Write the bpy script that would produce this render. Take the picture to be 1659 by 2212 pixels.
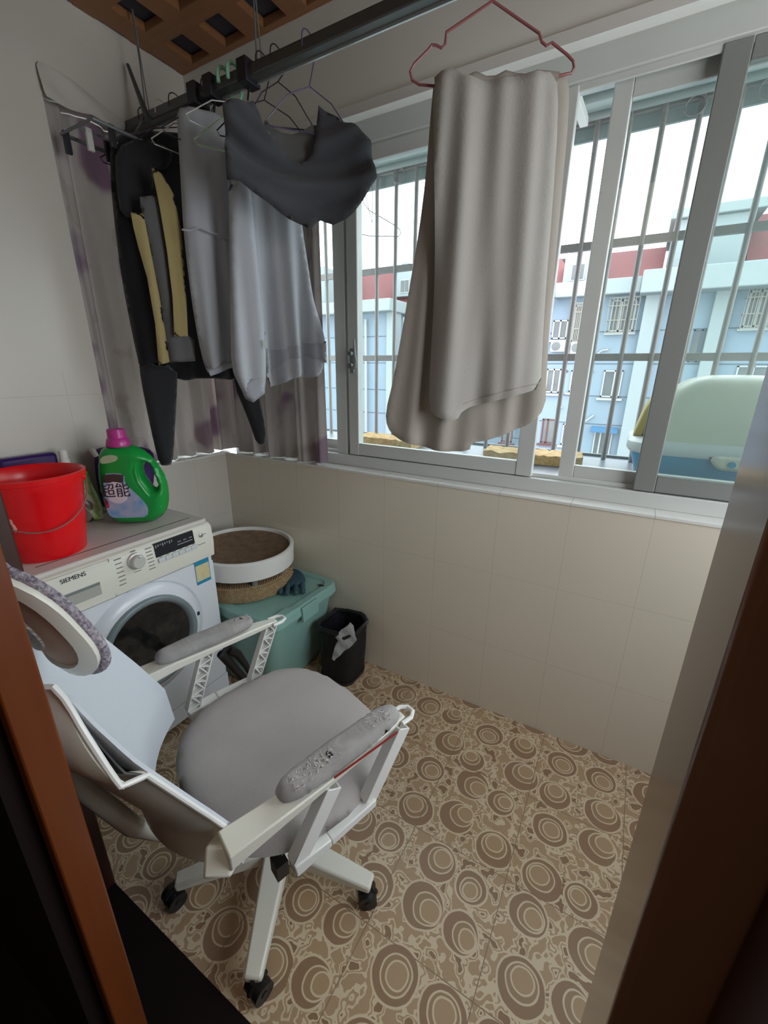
import bpy, math, random
from mathutils import Vector, Matrix
from mathutils.geometry import delaunay_2d_cdt
from math import sin, cos, pi, radians, sqrt, exp
random.seed(7)
SC = bpy.context.scene
COL = SC.collection
for o in list(bpy.data.objects): bpy.data.objects.remove(o)

# ------------------------------------------------------------------ camera
CAM = Vector((1.886, -1.538, 1.44)); F = 911.8; CX, CY = 829.5, 1106.0
# rows: camera right, camera down, camera forward in world axes
MR = ((0.86475385, 0.50211277, 0.00914064), (0.16903003, -0.27387285, -0.94679592), (-0.47289495, 0.82029045, -0.32170474))
RT, DN, FW = (Vector(r) for r in MR)
cam = bpy.data.cameras.new('camera'); co = bpy.data.objects.new('camera', cam); COL.objects.link(co)
up = -DN; bk = -FW
mw = Matrix(((RT.x, up.x, bk.x, CAM.x), (RT.y, up.y, bk.y, CAM.y), (RT.z, up.z, bk.z, CAM.z), (0, 0, 0, 1)))
co.matrix_world = mw
cam.sensor_fit = 'HORIZONTAL'; cam.sensor_width = 36.0; cam.lens = 36.0 * F / 1659.0
cam.clip_start = 0.01; cam.clip_end = 300
SC.camera = co

# ------------------------------------------------------------------ light
SKY = 4.2
w = bpy.data.worlds.new('sky'); SC.world = w; w.use_nodes = True
nt = w.node_tree; bg = nt.nodes['Background']
tc = nt.nodes.new('ShaderNodeTexCoord'); sx = nt.nodes.new('ShaderNodeSeparateXYZ'); cr = nt.nodes.new('ShaderNodeValToRGB')
nt.links.new(tc.outputs['Generated'], sx.inputs[0]); nt.links.new(sx.outputs['Z'], cr.inputs[0])
cr.color_ramp.elements[0].color = (0.93, 0.97, 1.0, 1); cr.color_ramp.elements[1].color = (0.80, 0.90, 1.0, 1)
nt.links.new(cr.outputs[0], bg.inputs[0]); bg.inputs[1].default_value = SKY
SC.view_settings.view_transform = 'Standard'; SC.view_settings.look = 'None'
SC.view_settings.gamma = 1; SC.view_settings.use_curve_mapping = False
SC.view_settings.exposure = 0.65
# daylight portal of the window opening (guides sampling of the sky only)
pl = bpy.data.lights.new('window_portal', 'AREA'); pl.shape = 'RECTANGLE'; pl.size = 2.4; pl.size_y = 1.25
pl.cycles.is_portal = True
plo = bpy.data.objects.new('window_portal', pl); COL.objects.link(plo)
plo.location = (1.4, 0.2, 1.66); plo.rotation_euler = (radians(-90), 0, 0)
pl2 = bpy.data.lights.new('added_side_opening_portal', 'AREA'); pl2.shape = 'RECTANGLE'; pl2.size = 1.30; pl2.size_y = 1.0  # portal of the side opening added for extra daylight
pl2.cycles.is_portal = True
plo2 = bpy.data.objects.new('added_side_opening_portal', pl2); COL.objects.link(plo2)
plo2.location = (3.07, -0.60, 1.60); plo2.rotation_euler = (0, radians(90), 0)

# dim unseen fill light added in the hall to lift the chair's near side
hl = bpy.data.lights.new('added_hall_fill', 'AREA'); hl.size = 1.5; hl.energy = 5; hl.color = (1.0, 0.86, 0.70)
hlo = bpy.data.objects.new('added_hall_fill', hl); COL.objects.link(hlo); hlo.location = (1.7, -2.35, 2.5)

# ------------------------------------------------------------------ materials
def srgb(r, g, b):
    f = lambda c: (c / 255 / 12.92) if c / 255 <= 0.04045 else ((c / 255 + 0.055) / 1.055) ** 2.4
    return (f(r), f(g), f(b), 1)
class NT:
    def __init__(s, m): s.t = m.node_tree; s.L = s.t.links
    def n(s, typ, **k):
        x = s.t.nodes.new(typ)
        for a, b in k.items():
            if a.startswith('i_'): x.inputs[a[2:].replace('_', ' ')].default_value = b
            else: setattr(x, a, b)
        return x
    def l(s, a, b): s.L.new(a, b)
    def math(s, op, a, b=None, clamp=False):
        x = s.n('ShaderNodeMath', operation=op); x.use_clamp = clamp
        for i, v in enumerate((a, b)):
            if v is None: continue
            if isinstance(v, (int, float)): x.inputs[i].default_value = v
            else: s.l(v, x.inputs[i])
        return x.outputs[0]
    def mix(s, fac, a, b):
        x = s.n('ShaderNodeMix', data_type='RGBA')
        for i, v in ((0, fac), (6, a), (7, b)):
            if isinstance(v, (int, float, tuple)): x.inputs[i].default_value = v
            else: s.l(v, x.inputs[i])
        return x.outputs[2]
def mat(name, c, rough=0.5, metal=0.0, spec=0.5, trans=0.0, noise=None, bump=None, alpha=1.0, sss=0.0, sheen=0):
    """noise=(scale, amount, colour2); bump=(kind, scale, strength)"""
    m = bpy.data.materials.new(name); m.use_nodes = True
    N = NT(m); b = m.node_tree.nodes['Principled BSDF']
    if len(c) == 3: c = (*c, 1)
    b.inputs['Base Color'].default_value = c; b.inputs['Roughness'].default_value = rough
    b.inputs['Metallic'].default_value = metal; b.inputs['Specular IOR Level'].default_value = spec
    b.inputs['Transmission Weight'].default_value = trans; b.inputs['Alpha'].default_value = alpha
    if sheen: b.inputs['Sheen Weight'].default_value = sheen
    g = N.n('ShaderNodeTexCoord')
    if noise:
        x = N.n('ShaderNodeTexNoise'); x.inputs['Scale'].default_value = noise[0]; x.inputs['Detail'].default_value = 5
        N.l(g.outputs['Object'], x.inputs['Vector'])
        r = N.n('ShaderNodeMapRange'); r.inputs[1].default_value = 0.35; r.inputs[2].default_value = 0.7
        N.l(x.outputs['Fac'], r.inputs[0])
        N.l(N.mix(N.math('MULTIPLY', r.outputs[0], noise[1]), c, noise[2]), b.inputs['Base Color'])
    if bump:
        k, sc, st = bump
        if k == 'weave':
            w1 = N.n('ShaderNodeTexWave'); w1.bands_direction = 'Z'; w2 = N.n('ShaderNodeTexWave'); w2.bands_direction = 'DIAGONAL'
            for q in (w1, w2): q.inputs['Scale'].default_value = sc; N.l(g.outputs['Object'], q.inputs['Vector'])
            h = N.math('MULTIPLY', w1.outputs['Fac'], w2.outputs['Fac'])
        else:
            x = N.n('ShaderNodeTexNoise'); x.inputs['Scale'].default_value = sc; x.inputs['Detail'].default_value = 6
            N.l(g.outputs['Object'], x.inputs['Vector']); h = x.outputs['Fac']
        bp = N.n('ShaderNodeBump'); bp.inputs['Strength'].default_value = st; bp.inputs['Distance'].default_value = 0.01
        N.l(h, bp.inputs['Height']); N.l(bp.outputs[0], b.inputs['Normal'])
    return m
def wood(name, c1, c2, rough=0.3, axis='Z', coat=0.3):
    m = bpy.data.materials.new(name); m.use_nodes = True; N = NT(m); b = m.node_tree.nodes['Principled BSDF']
    g = N.n('ShaderNodeTexCoord'); mp = N.n('ShaderNodeMapping'); N.l(g.outputs['Object'], mp.inputs[0])
    mp.inputs['Scale'].default_value = (20, 20, 1.2) if axis == 'Z' else (1.2, 20, 20)
    x = N.n('ShaderNodeTexNoise'); x.inputs['Scale'].default_value = 2.5; x.inputs['Detail'].default_value = 6; N.l(mp.outputs[0], x.inputs['Vector'])
    N.l(N.mix(x.outputs['Fac'], c1, c2), b.inputs['Base Color']); b.inputs['Roughness'].default_value = rough
    b.inputs['Coat Weight'].default_value = coat; b.inputs['Coat Roughness'].default_value = 0.12
    return m
def tile_mat(name, c1, c2, grout, tw, th, axes, off=(0, 0), rough=0.25):
    m = bpy.data.materials.new(name); m.use_nodes = True; N = NT(m); b = m.node_tree.nodes['Principled BSDF']
    g = N.n('ShaderNodeNewGeometry'); s = N.n('ShaderNodeSeparateXYZ'); N.l(g.outputs['Position'], s.inputs[0])
    fs = []
    for ax, t, o in ((axes[0], tw, off[0]), (axes[1], th, off[1])):
        v = N.math('DIVIDE', N.math('SUBTRACT', s.outputs[ax], o), t)
        f = N.math('FRACT', v); d = N.math('MULTIPLY', N.math('SUBTRACT', 0.5, N.math('ABSOLUTE', N.math('SUBTRACT', f, 0.5))), t)
        fs.append(d)
    d = N.math('MINIMUM', fs[0], fs[1])
    k = N.math('LESS_THAN', d, 0.0010)
    if axes[1] == 2: k = N.math('MULTIPLY', k, N.math('LESS_THAN', s.outputs[2], 1.42))
    x = N.n('ShaderNodeTexNoise'); x.inputs['Scale'].default_value = 3; N.l(g.outputs['Position'], x.inputs['Vector'])
    N.l(N.mix(k, N.mix(x.outputs['Fac'], c1, c2), grout), b.inputs['Base Color'])
    b.inputs['Roughness'].default_value = rough
    bp = N.n('ShaderNodeBump'); bp.inputs['Strength'].default_value = 0.3; bp.inputs['Distance'].default_value = 0.003
    N.l(N.math('SUBTRACT', 1.0, k), bp.inputs['Height']); N.l(bp.outputs[0], b.inputs['Normal'])
    return m
def floor_mat():
    m = bpy.data.materials.new('patterned_floor_tile'); m.use_nodes = True; N = NT(m); b = m.node_tree.nodes['Principled BSDF']
    g = N.n('ShaderNodeNewGeometry'); s = N.n('ShaderNodeSeparateXYZ'); N.l(g.outputs['Position'], s.inputs[0])
    # a little wobble for hand-drawn lines
    nz = N.n('ShaderNodeTexNoise'); nz.inputs['Scale'].default_value = 14; N.l(g.outputs['Position'], nz.inputs['Vector'])
    v = N.n('ShaderNodeVectorMath', operation='SUBTRACT'); N.l(nz.outputs['Color'], v.inputs[0]); v.inputs[1].default_value = (.5, .5, .5)
    v2 = N.n('ShaderNodeVectorMath', operation='SCALE'); N.l(v.outputs[0], v2.inputs[0]); v2.inputs['Scale'].default_value = 0.012
    v3 = N.n('ShaderNodeVectorMath', operation='ADD'); N.l(g.outputs['Position'], v3.inputs[0]); N.l(v2.outputs[0], v3.inputs[1])
    v4 = N.n('ShaderNodeVectorMath', operation='MULTIPLY'); N.l(v3.outputs[0], v4.inputs[0]); v4.inputs[1].default_value = (1, 1, 0)
    vo = N.n('ShaderNodeTexVoronoi', voronoi_dimensions='2D'); vo.inputs['Scale'].default_value = 1 / 0.142; vo.inputs['Randomness'].default_value = 0.34
    N.l(v4.outputs[0], vo.inputs['Vector'])
    sc = N.n('ShaderNodeSeparateColor'); N.l(vo.outputs['Color'], sc.inputs[0])
    # outer radius in metres 0.045..0.062
    R = N.math('ADD', 0.045, N.math('MULTIPLY', sc.outputs[0], 0.018))
    d = N.math('MULTIPLY', vo.outputs['Distance'], 0.142)
    dv = N.n('ShaderNodeVectorMath', operation='SUBTRACT'); N.l(v4.outputs[0], dv.inputs[0]); N.l(vo.outputs['Position'], dv.inputs[1])
    def ring(offx, offy):
        o = N.n('ShaderNodeCombineXYZ'); N.l(offx, o.inputs[0]); N.l(offy, o.inputs[1])
        q = N.n('ShaderNodeVectorMath', operation='SUBTRACT'); N.l(dv.outputs[0], q.inputs[0]); N.l(o.outputs[0], q.inputs[1])
        ln = N.n('ShaderNodeVectorMath', operation='LENGTH'); N.l(q.outputs[0], ln.inputs[0]); return ln.outputs['Value']
    ox = N.math('MULTIPLY', N.math('SUBTRACT', sc.outputs[1], 0.3), 0.022); oy = N.math('MULTIPLY', N.math('SUBTRACT', sc.outputs[2], 0.3), 0.024)
    d1 = ring(ox, oy); d2 = ring(N.math('MULTIPLY', ox, 1.7), N.math('MULTIPLY', oy, 1.7))
    r1 = N.math('MULTIPLY', R, 0.66); r2 = N.math('MULTIPLY', R, 0.46)
    line = lambda dd, rr, wd: N.math('LESS_THAN', N.math('ABSOLUTE', N.math('SUBTRACT', dd, rr)), wd)
    ins = lambda dd, rr: N.math('LESS_THAN', dd, rr)
    tan = srgb(178, 150, 118); brn = srgb(144, 117, 88); pink = srgb(152, 120, 98); wht = srgb(218, 200, 170); drk = srgb(142, 112, 86)
    # background squiggles
    n2 = N.n('ShaderNodeTexNoise'); n2.inputs['Scale'].default_value = 26; n2.inputs['Detail'].default_value = 1.5; N.l(v3.outputs[0], n2.inputs['Vector'])
    l1 = N.math('LESS_THAN', N.math('ABSOLUTE', N.math('SUBTRACT', n2.outputs['Fac'], 0.50)), 0.028)
    l2 = N.math('LESS_THAN', N.math('ABSOLUTE', N.math('SUBTRACT', n2.outputs['Fac'], 0.60)), 0.022)
    n3 = N.n('ShaderNodeTexNoise'); n3.inputs['Scale'].default_value = 5; N.l(g.outputs['Position'], n3.inputs['Vector'])
    base = N.mix(N.math('GREATER_THAN', n2.outputs['Fac'], 0.60), tan, drk)
    base = N.mix(N.math('MAXIMUM', l1, l2), base, wht)
    c = N.mix(ins(d, R), base, N.mix(n3.outputs['Fac'], brn, pink))
    c = N.mix(line(d, R, 0.0027), c, wht)
    c = N.mix(ins(d1, r1), c, N.mix(0.4, brn, tan)); c = N.mix(line(d1, r1, 0.0021), c, wht)
    c = N.mix(ins(d2, r2), c, tan); c = N.mix(line(d2, r2, 0.0021), c, wht)
    # soften and mottle
    c = N.mix(0.10, c, tan)
    fs = []
    for ax, o in ((0, 1.49), (1, -0.921)):
        f = N.math('FRACT', N.math('DIVIDE', N.math('SUBTRACT', s.outputs[ax], o - 30), 0.30))
        fs.append(N.math('MULTIPLY', N.math('SUBTRACT', 0.5, N.math('ABSOLUTE', N.math('SUBTRACT', f, 0.5))), 0.30))
    k = N.math('LESS_THAN', N.math('MINIMUM', fs[0], fs[1]), 0.0012)
    c = N.mix(k, c, srgb(140, 118, 95))
    N.l(c, b.inputs['Base Color']); b.inputs['Roughness'].default_value = 0.33
    return m
WHITE = srgb(226, 224, 216)
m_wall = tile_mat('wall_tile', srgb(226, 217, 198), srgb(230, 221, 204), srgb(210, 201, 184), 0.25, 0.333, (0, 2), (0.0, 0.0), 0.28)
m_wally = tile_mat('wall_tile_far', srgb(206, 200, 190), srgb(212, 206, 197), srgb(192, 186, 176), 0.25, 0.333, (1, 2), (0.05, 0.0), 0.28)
m_sill = tile_mat('sill_tile', srgb(236, 234, 228), srgb(230, 229, 224), srgb(180, 176, 168), 0.25, 9.0, (0, 1), (0.0, 4.0), 0.06)
m_silly = tile_mat('sill_tile_far', srgb(236, 234, 228), srgb(230, 229, 224), srgb(180, 176, 168), 0.25, 9.0, (1, 0), (0.0, 4.0), 0.1)
m_plaster = mat('plaster', srgb(196, 194, 188), 0.8, noise=(2.0, 0.5, srgb(186, 183, 176)))
m_trimw = mat('white_trim', srgb(232, 230, 224), 0.5)
m_alu = mat('white_aluminium', srgb(205, 207, 203), 0.38, noise=(5, 0.4, srgb(192, 194, 190)))
m_aludk = mat('grey_aluminium_stile', srgb(132, 134, 130), 0.45)
m_floor = floor_mat()
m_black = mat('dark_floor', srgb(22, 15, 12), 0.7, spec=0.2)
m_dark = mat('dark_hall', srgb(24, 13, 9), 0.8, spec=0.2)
m_orange = wood('orange_varnished_wood', srgb(118, 58, 20), srgb(92, 42, 14), 0.38)
m_brown = wood('brown_varnished_wood', srgb(122, 84, 62), srgb(106, 72, 54), 0.2)
m_dbrown = wood('dark_brown_wood', srgb(66, 30, 15), srgb(46, 20, 10), 0.5, 'Z', 0.1)
m_latt = wood('ceiling_lattice_wood', srgb(162, 112, 74), srgb(134, 92, 58), 0.5, 'X', 0.0)
m_void = mat('void_panel', srgb(78, 78, 84), 0.9)
m_steel = mat('grille_steel', srgb(140, 136, 134), 0.6, metal=0.1)
m_rail = mat('rail_metal', srgb(98, 98, 94), 0.4, metal=0.5)
m_plw = mat('white_plastic', srgb(232, 232, 228), 0.32)
m_cream = mat('cream_plastic', srgb(228, 226, 214), 0.33)
m_mach = mat('white_enamel', srgb(226, 230, 236), 0.25)
m_machtop = mat('washer_top_laminate', srgb(208, 200, 194), 0.3)
m_blackp = mat('black_plastic', srgb(28, 28, 30), 0.4)
m_grey = mat('grey_plastic', srgb(120, 126, 126), 0.35)
m_txt = mat('print_grey', srgb(110, 110, 108), 0.6)
m_txtd = mat('print_dark', srgb(44, 46, 52), 0.5)
m_red = mat('red_plastic', srgb(232, 12, 24), 0.28)
m_green = mat('green_plastic', srgb(22, 150, 62), 0.25)
m_pink = mat('pink_plastic', srgb(186, 56, 140), 0.3)
m_purple = mat('purple_film', srgb(56, 26, 96), 0.35)
m_teal = mat('teal_plastic', srgb(140, 182, 174), 0.38)
m_seat = mat('grey_seat_mesh', srgb(178, 171, 166), 0.85, bump=('noise', 420, 0.25), noise=(6, 0.5, srgb(160, 152, 152)))
m_backm = mat('pale_back_mesh', srgb(200, 205, 212), 0.8, bump=('noise', 420, 0.2))
m_pad = mat('grey_worn_fabric', srgb(168, 164, 162), 0.9, bump=('weave', 260, 0.5), noise=(22, 0.6, srgb(196, 192, 188)))
m_lint = mat('frayed_lint', srgb(206, 202, 198), 0.95)
m_dots = mat('dotted_rim', srgb(186, 178, 186), 0.8, bump=('noise', 240, 0.6), noise=(170, 1.0, srgb(92, 78, 98)))
m_tan = mat('warm_shade_tan', srgb(168, 134, 112), 0.6)  # warm shade on the headrest's back, put into the colour
def fabric(name, c, c2=None, sc=6, amt=0.4, bumps=0.12, tl=0.0):
    m = mat(name, c, 0.9, noise=(sc, amt, c2 or c), bump=('noise', 220, bumps), sheen=0.15)
    if tl:
        N = NT(m); b = m.node_tree.nodes['Principled BSDF']; t = N.n('ShaderNodeBsdfTranslucent'); t.inputs[0].default_value = c
        mx = N.n('ShaderNodeMixShader'); mx.inputs[0].default_value = tl; N.l(b.outputs[0], mx.inputs[1]); N.l(t.outputs[0], mx.inputs[2]); N.l(mx.outputs[0], m.node_tree.nodes['Material Output'].inputs[0])
    return m
f_black = fabric('black_cloth', srgb(34, 34, 38)); f_char = fabric('charcoal_cloth', srgb(84, 86, 92), srgb(72, 73, 80), tl=0.15)
f_grey = fabric('pale_grey_cloth', srgb(200, 203, 210), srgb(190, 193, 200), tl=0.18); f_grey2 = fabric('grey_rib_cloth', srgb(178, 182, 190), tl=0.1)
f_yel = fabric('yellow_cloth', srgb(170, 154, 104), srgb(150, 134, 88)); f_mid = fabric('mid_grey_cloth', srgb(100, 100, 100))
f_pants = fabric('taupe_cloth', srgb(176, 168, 158), srgb(166, 157, 146), tl=0.2); f_pants2 = fabric('taupe_cloth_front', srgb(168, 164, 158), srgb(160, 155, 148))
def curtain_mat():
    m = bpy.data.materials.new('floral_curtain'); m.use_nodes = True; N = NT(m); b = m.node_tree.nodes['Principled BSDF']
    g = N.n('ShaderNodeTexCoord'); x = N.n('ShaderNodeTexNoise'); x.inputs['Scale'].default_value = 4.2; x.inputs['Detail'].default_value = 1.5; N.l(g.outputs['Object'], x.inputs['Vector'])
    k = N.n('ShaderNodeMapRange'); k.inputs[1].default_value = 0.56; k.inputs[2].default_value = 0.62; N.l(x.outputs['Fac'], k.inputs[0])
    y = N.n('ShaderNodeTexNoise'); y.inputs['Scale'].default_value = 7; N.l(g.outputs['Object'], y.inputs['Vector'])
    c = N.mix(N.math('MULTIPLY', k.outputs[0], 0.75), srgb(192, 184, 180), srgb(146, 120, 142))
    c = N.mix(N.math('MULTIPLY', N.math('GREATER_THAN', y.outputs['Fac'], 0.6), 0.3), c, srgb(160, 148, 134))
    N.l(c, b.inputs['Base Color']); b.inputs['Roughness'].default_value = 0.9
    t = N.n('ShaderNodeBsdfTranslucent'); N.l(c, t.inputs[0]); mx = N.n('ShaderNodeMixShader'); mx.inputs[0].default_value = 0.3
    N.l(b.outputs[0], mx.inputs[1]); N.l(t.outputs[0], mx.inputs[2]); N.l(mx.outputs[0], m.node_tree.nodes['Material Output'].inputs[0])
    return m
m_curt = curtain_mat()
def glass_mat(name='window_glass', tint=(0.93, 0.97, 0.96, 1), g=0.06):
    m = bpy.data.materials.new(name); m.use_nodes = True; N = NT(m)
    t = N.n('ShaderNodeBsdfTransparent'); t.inputs[0].default_value = tint
    gl = N.n('ShaderNodeBsdfGlossy'); gl.inputs['Roughness'].default_value = 0.02
    df = N.n('ShaderNodeBsdfDiffuse'); df.inputs[0].default_value = (0.8, 0.9, 0.9, 1)
    mx = N.n('ShaderNodeMixShader'); mx.inputs[0].default_value = g; N.l(t.outputs[0], mx.inputs[1]); N.l(gl.outputs[0], mx.inputs[2])
    m2 = N.n('ShaderNodeMixShader'); m2.inputs[0].default_value = 0.035; N.l(mx.outputs[0], m2.inputs[1]); N.l(df.outputs[0], m2.inputs[2])
    N.l(m2.outputs[0], m.node_tree.nodes['Material Output'].inputs[0]); return m
m_glass = glass_mat()
BA = 0.31
bm_ = lambda r, g, b: tuple(c * BA for c in srgb(r, g, b)[:3]) + (1,)
m_blue = mat('pale_blue_render', bm_(180, 204, 224), 0.9, noise=(0.5, 0.5, bm_(190, 210, 224)))
m_pale = mat('pale_white_render', bm_(214, 226, 228), 0.9, noise=(0.6, 0.5, bm_(200, 218, 222)))
m_roof = mat('red_roof', bm_(168, 82, 82), 0.8, noise=(1.2, 0.6, bm_(158, 96, 92)))
m_wfr = mat('far_window_frame', bm_(236, 240, 240), 0.6)
m_wpn = mat('far_window_pane', bm_(104, 116, 122), 0.3, noise=(1.5, 0.6, bm_(150, 156, 150)))
m_line = mat('far_dark_line', bm_(116, 134, 150), 0.8)
m_wbar = mat('far_beige_bars', bm_(190, 186, 170), 0.7)
m_rbr = mat('far_brown_frame', bm_(130, 76, 70), 0.7)
m_awn = mat('far_blue_awning', bm_(110, 172, 226), 0.6)
m_strawb = mat('straw_board', srgb(206, 178, 128), 0.95, noise=(26, 0.8, srgb(166, 126, 78)), bump=('noise', 60, 0.9))
m_ledge = mat('grey_ledge', bm_(190, 200, 214), 0.35, noise=(5, 0.5, bm_(160, 172, 188)))
m_litw = mat('cream_translucent_dome', srgb(204, 202, 184), 0.35); m_litb = mat('blue_tray', srgb(66, 142, 178), 0.35)
m_yelp = mat('yellow_flap', srgb(176, 160, 96), 0.5)
m_canopy = fabric('canopy_sheet', srgb(176, 184, 182), srgb(160, 166, 162), 4, 0.5, 0.0, tl=0.35)

# ------------------------------------------------------------------ mesh helpers
class MB:
    def __init__(s, T=None): s.v = []; s.f = []; s.T = T or Matrix.Identity(4)
    def add(s, vs, fs):
        n = len(s.v); s.v += [s.T @ Vector(p) for p in vs]; s.f += [tuple(i + n for i in q) for q in fs]; return s
    def box(s, a, b):
        x0, y0, z0 = (min(a[i], b[i]) for i in range(3)); x1, y1, z1 = (max(a[i], b[i]) for i in range(3))
        return s.add([(x0,y0,z0),(x1,y0,z0),(x1,y1,z0),(x0,y1,z0),(x0,y0,z1),(x1,y0,z1),(x1,y1,z1),(x0,y1,z1)],
              [(0,3,2,1),(4,5,6,7),(0,1,5,4),(1,2,6,5),(2,3,7,6),(3,0,4,7)])
    def bar(s, a, b, w, h, up=(0,0,1), w2=None, h2=None):
        a = Vector(a); b = Vector(b); d = (b - a).normalized(); u = Vector(up)
        r = d.cross(u)
        if r.length < 1e-4: r = d.cross(Vector((1,0,0)))
        r.normalize(); u = r.cross(d).normalized(); w2 = w if w2 is None else w2; h2 = h if h2 is None else h2
        vs = [p + r * (sx * ww / 2) + u * (sy * hh / 2) for p, ww, hh in ((a, w, h), (b, w2, h2)) for sx, sy in ((-1,-1),(1,-1),(1,1),(-1,1))]
        return s.add(vs, [(0,1,2,3),(7,6,5,4),(0,4,5,1),(1,5,6,2),(2,6,7,3),(3,7,4,0)])
    def tube(s, pts, r, n=8, closed=False):
        pts = [Vector(p) for p in pts]; N = len(pts); rs = r if isinstance(r, (list, tuple)) else [r] * N
        vs = []; prev = None
        for i, p in enumerate(pts):
            if closed: d = pts[(i + 1) % N] - pts[i - 1]
            else: d = pts[min(i + 1, N - 1)] - pts[max(i - 1, 0)]
            d.normalize()
            if prev is None:
                q = d.orthogonal().normalized()
            else:
                q = prev - d * prev.dot(d)
                q = q.normalized() if q.length > 1e-5 else d.orthogonal().normalized()
            prev = q; t = d.cross(q)
            vs += [p + (q * cos(2*pi*k/n) + t * sin(2*pi*k/n)) * rs[i] for k in range(n)]
        fs = []
        for i in range(N if closed else N - 1):
            j = (i + 1) % N
            fs += [(i*n+k, i*n+(k+1)%n, j*n+(k+1)%n, j*n+k) for k in range(n)]
        if not closed: fs += [tuple(range(n))[::-1], tuple((N-1)*n+k for k in range(n))]
        return s.add(vs, fs)
    def cyl(s, a, b, r0, r1=None, n=24): return s.tube([a, b], [r0, r0 if r1 is None else r1], n)
    def lathe(s, prof, n=32, c=(0,0,0), ax=((1,0,0),(0,1,0),(0,0,1)), caps=True, sx=1.0):
        X, Y, Z = (Vector(a) for a in ax); c = Vector(c); vs = []
        for r, z in prof: vs += [c + X*(r*cos(2*pi*k/n)*sx) + Y*(r*sin(2*pi*k/n)) + Z*z for k in range(n)]
        fs = [(i*n+k, i*n+(k+1)%n, (i+1)*n+(k+1)%n, (i+1)*n+k) for i in range(len(prof)-1) for k in range(n)]
        if caps: fs += [tuple(range(n))[::-1], tuple((len(prof)-1)*n+k for k in range(n))]
        return s.add(vs, fs)
    def prism(s, poly, O, X, Y, t):
        """polygon in plane (O,X,Y) extruded by t along X x Y"""
        O = Vector(O); X = Vector(X); Y = Vector(Y); Nn = X.cross(Y).normalized() * t; n = len(poly)
        base = [O + X*p[0] + Y*p[1] for p in poly]
        return s.add(base + [p + Nn for p in base], [tuple(range(n))[::-1], tuple(range(n, 2*n))] + [(i, (i+1)%n, (i+1)%n+n, i+n) for i in range(n)])
    def grid(s, fn, nu, nv, thick=None, flip=False):
        """sheet fn(u,v) u,v in 0..1; thick => closed shell offset along normals"""
        P = [[Vector(fn(i/nu, j/nv)) for j in range(nv+1)] for i in range(nu+1)]
        idx = lambda i, j: i*(nv+1)+j
        vs = [p for row in P for p in row]; fs = [(idx(i,j), idx(i+1,j), idx(i+1,j+1), idx(i,j+1)) for i in range(nu) for j in range(nv)]
        if thick:
            Nr = []
            for i in range(nu+1):
                for j in range(nv+1):
                    du = P[min(i+1,nu)][j] - P[max(i-1,0)][j]; dv = P[i][min(j+1,nv)] - P[i][max(j-1,0)]
                    n = du.cross(dv); Nr.append(n.normalized() if n.length > 1e-9 else Vector((0,0,1)))
            m = len(vs); vs = vs + [vs[k] - Nr[k]*thick for k in range(m)]
            fs = fs + [tuple(m+q for q in f[::-1]) for f in fs]
            for i in range(nu): fs += [(idx(i,0), m+idx(i,0), m+idx(i+1,0), idx(i+1,0)), (idx(i,nv), idx(i+1,nv), m+idx(i+1,nv), m+idx(i,nv))]
            for j in range(nv): fs += [(idx(0,j), idx(0,j+1), m+idx(0,j+1), m+idx(0,j)), (idx(nu,j), m+idx(nu,j), m+idx(nu,j+1), idx(nu,j+1))]
        return s.add(vs, fs)
WM = {}
def base_center(vs):
    return Vector(((min(v.x for v in vs)+max(v.x for v in vs))/2, (min(v.y for v in vs)+max(v.y for v in vs))/2, min(v.z for v in vs)))
def build(name, mb, m, parent=None, smooth=False, bevel=0, seg=2, angle=40, subd=0, label=None, cat=None, group=None, kind=None):
    me = bpy.data.meshes.new(name); o = bpy.data.objects.new(name, me); COL.objects.link(o)
    if parent: org = WM[parent.name]; o.parent = parent; WM[o.name] = org
    else: org = base_center(mb.v); o.location = org; WM[o.name] = org
    me.from_pydata([tuple(v - org) for v in mb.v], [], mb.f); me.update()
    me.materials.append(m)
    import bmesh
    b = bmesh.new(); b.from_mesh(me); bmesh.ops.recalc_face_normals(b, faces=b.faces); b.to_mesh(me); b.free()
    if bevel:
        md = o.modifiers.new('bevel', 'BEVEL'); md.width = bevel; md.segments = seg; md.limit_method = 'ANGLE'; md.angle_limit = radians(35)
    if subd:
        md = o.modifiers.new('subd', 'SUBSURF'); md.levels = subd; md.render_levels = subd
    if smooth or bevel or subd:
        for p in me.polygons: p.use_smooth = True
        if not subd:
            try: me.set_sharp_from_angle(angle=radians(angle))
            except Exception: pass
    for k, v in (('label', label), ('category', cat), ('group', group), ('kind', kind)):
        if v: o[k] = v
    return o
def thing(name, loc, label, cat, group=None, kind=None):
    o = bpy.data.objects.new(name, None); COL.objects.link(o); o.location = loc; o.empty_display_size = 0.05
    WM[o.name] = Vector(loc); o['label'] = label; o['category'] = cat
    if group: o['group'] = group
    if kind: o['kind'] = kind
    return o
def struct(name, mb, m, **k):
    return build(name, mb, m, kind='structure', **k)
def ray(u, v): return RT * ((u - CX) / F) + DN * ((v - CY) / F) + FW
def at(u, v, x=None, y=None, z=None):
    d = ray(u, v)
    t = (x - CAM.x) / d.x if x is not None else (y - CAM.y) / d.y if y is not None else (z - CAM.z) / d.z
    return CAM + d * t
def inpoly(p, poly):
    c = False; n = len(poly); j = n - 1
    for i in range(n):
        a, b = poly[i], poly[j]
        if (a[1] > p[1]) != (b[1] > p[1]) and p[0] < (b[0]-a[0])*(p[1]-a[1])/(b[1]-a[1]) + a[0]: c = not c
        j = i
    return c
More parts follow.
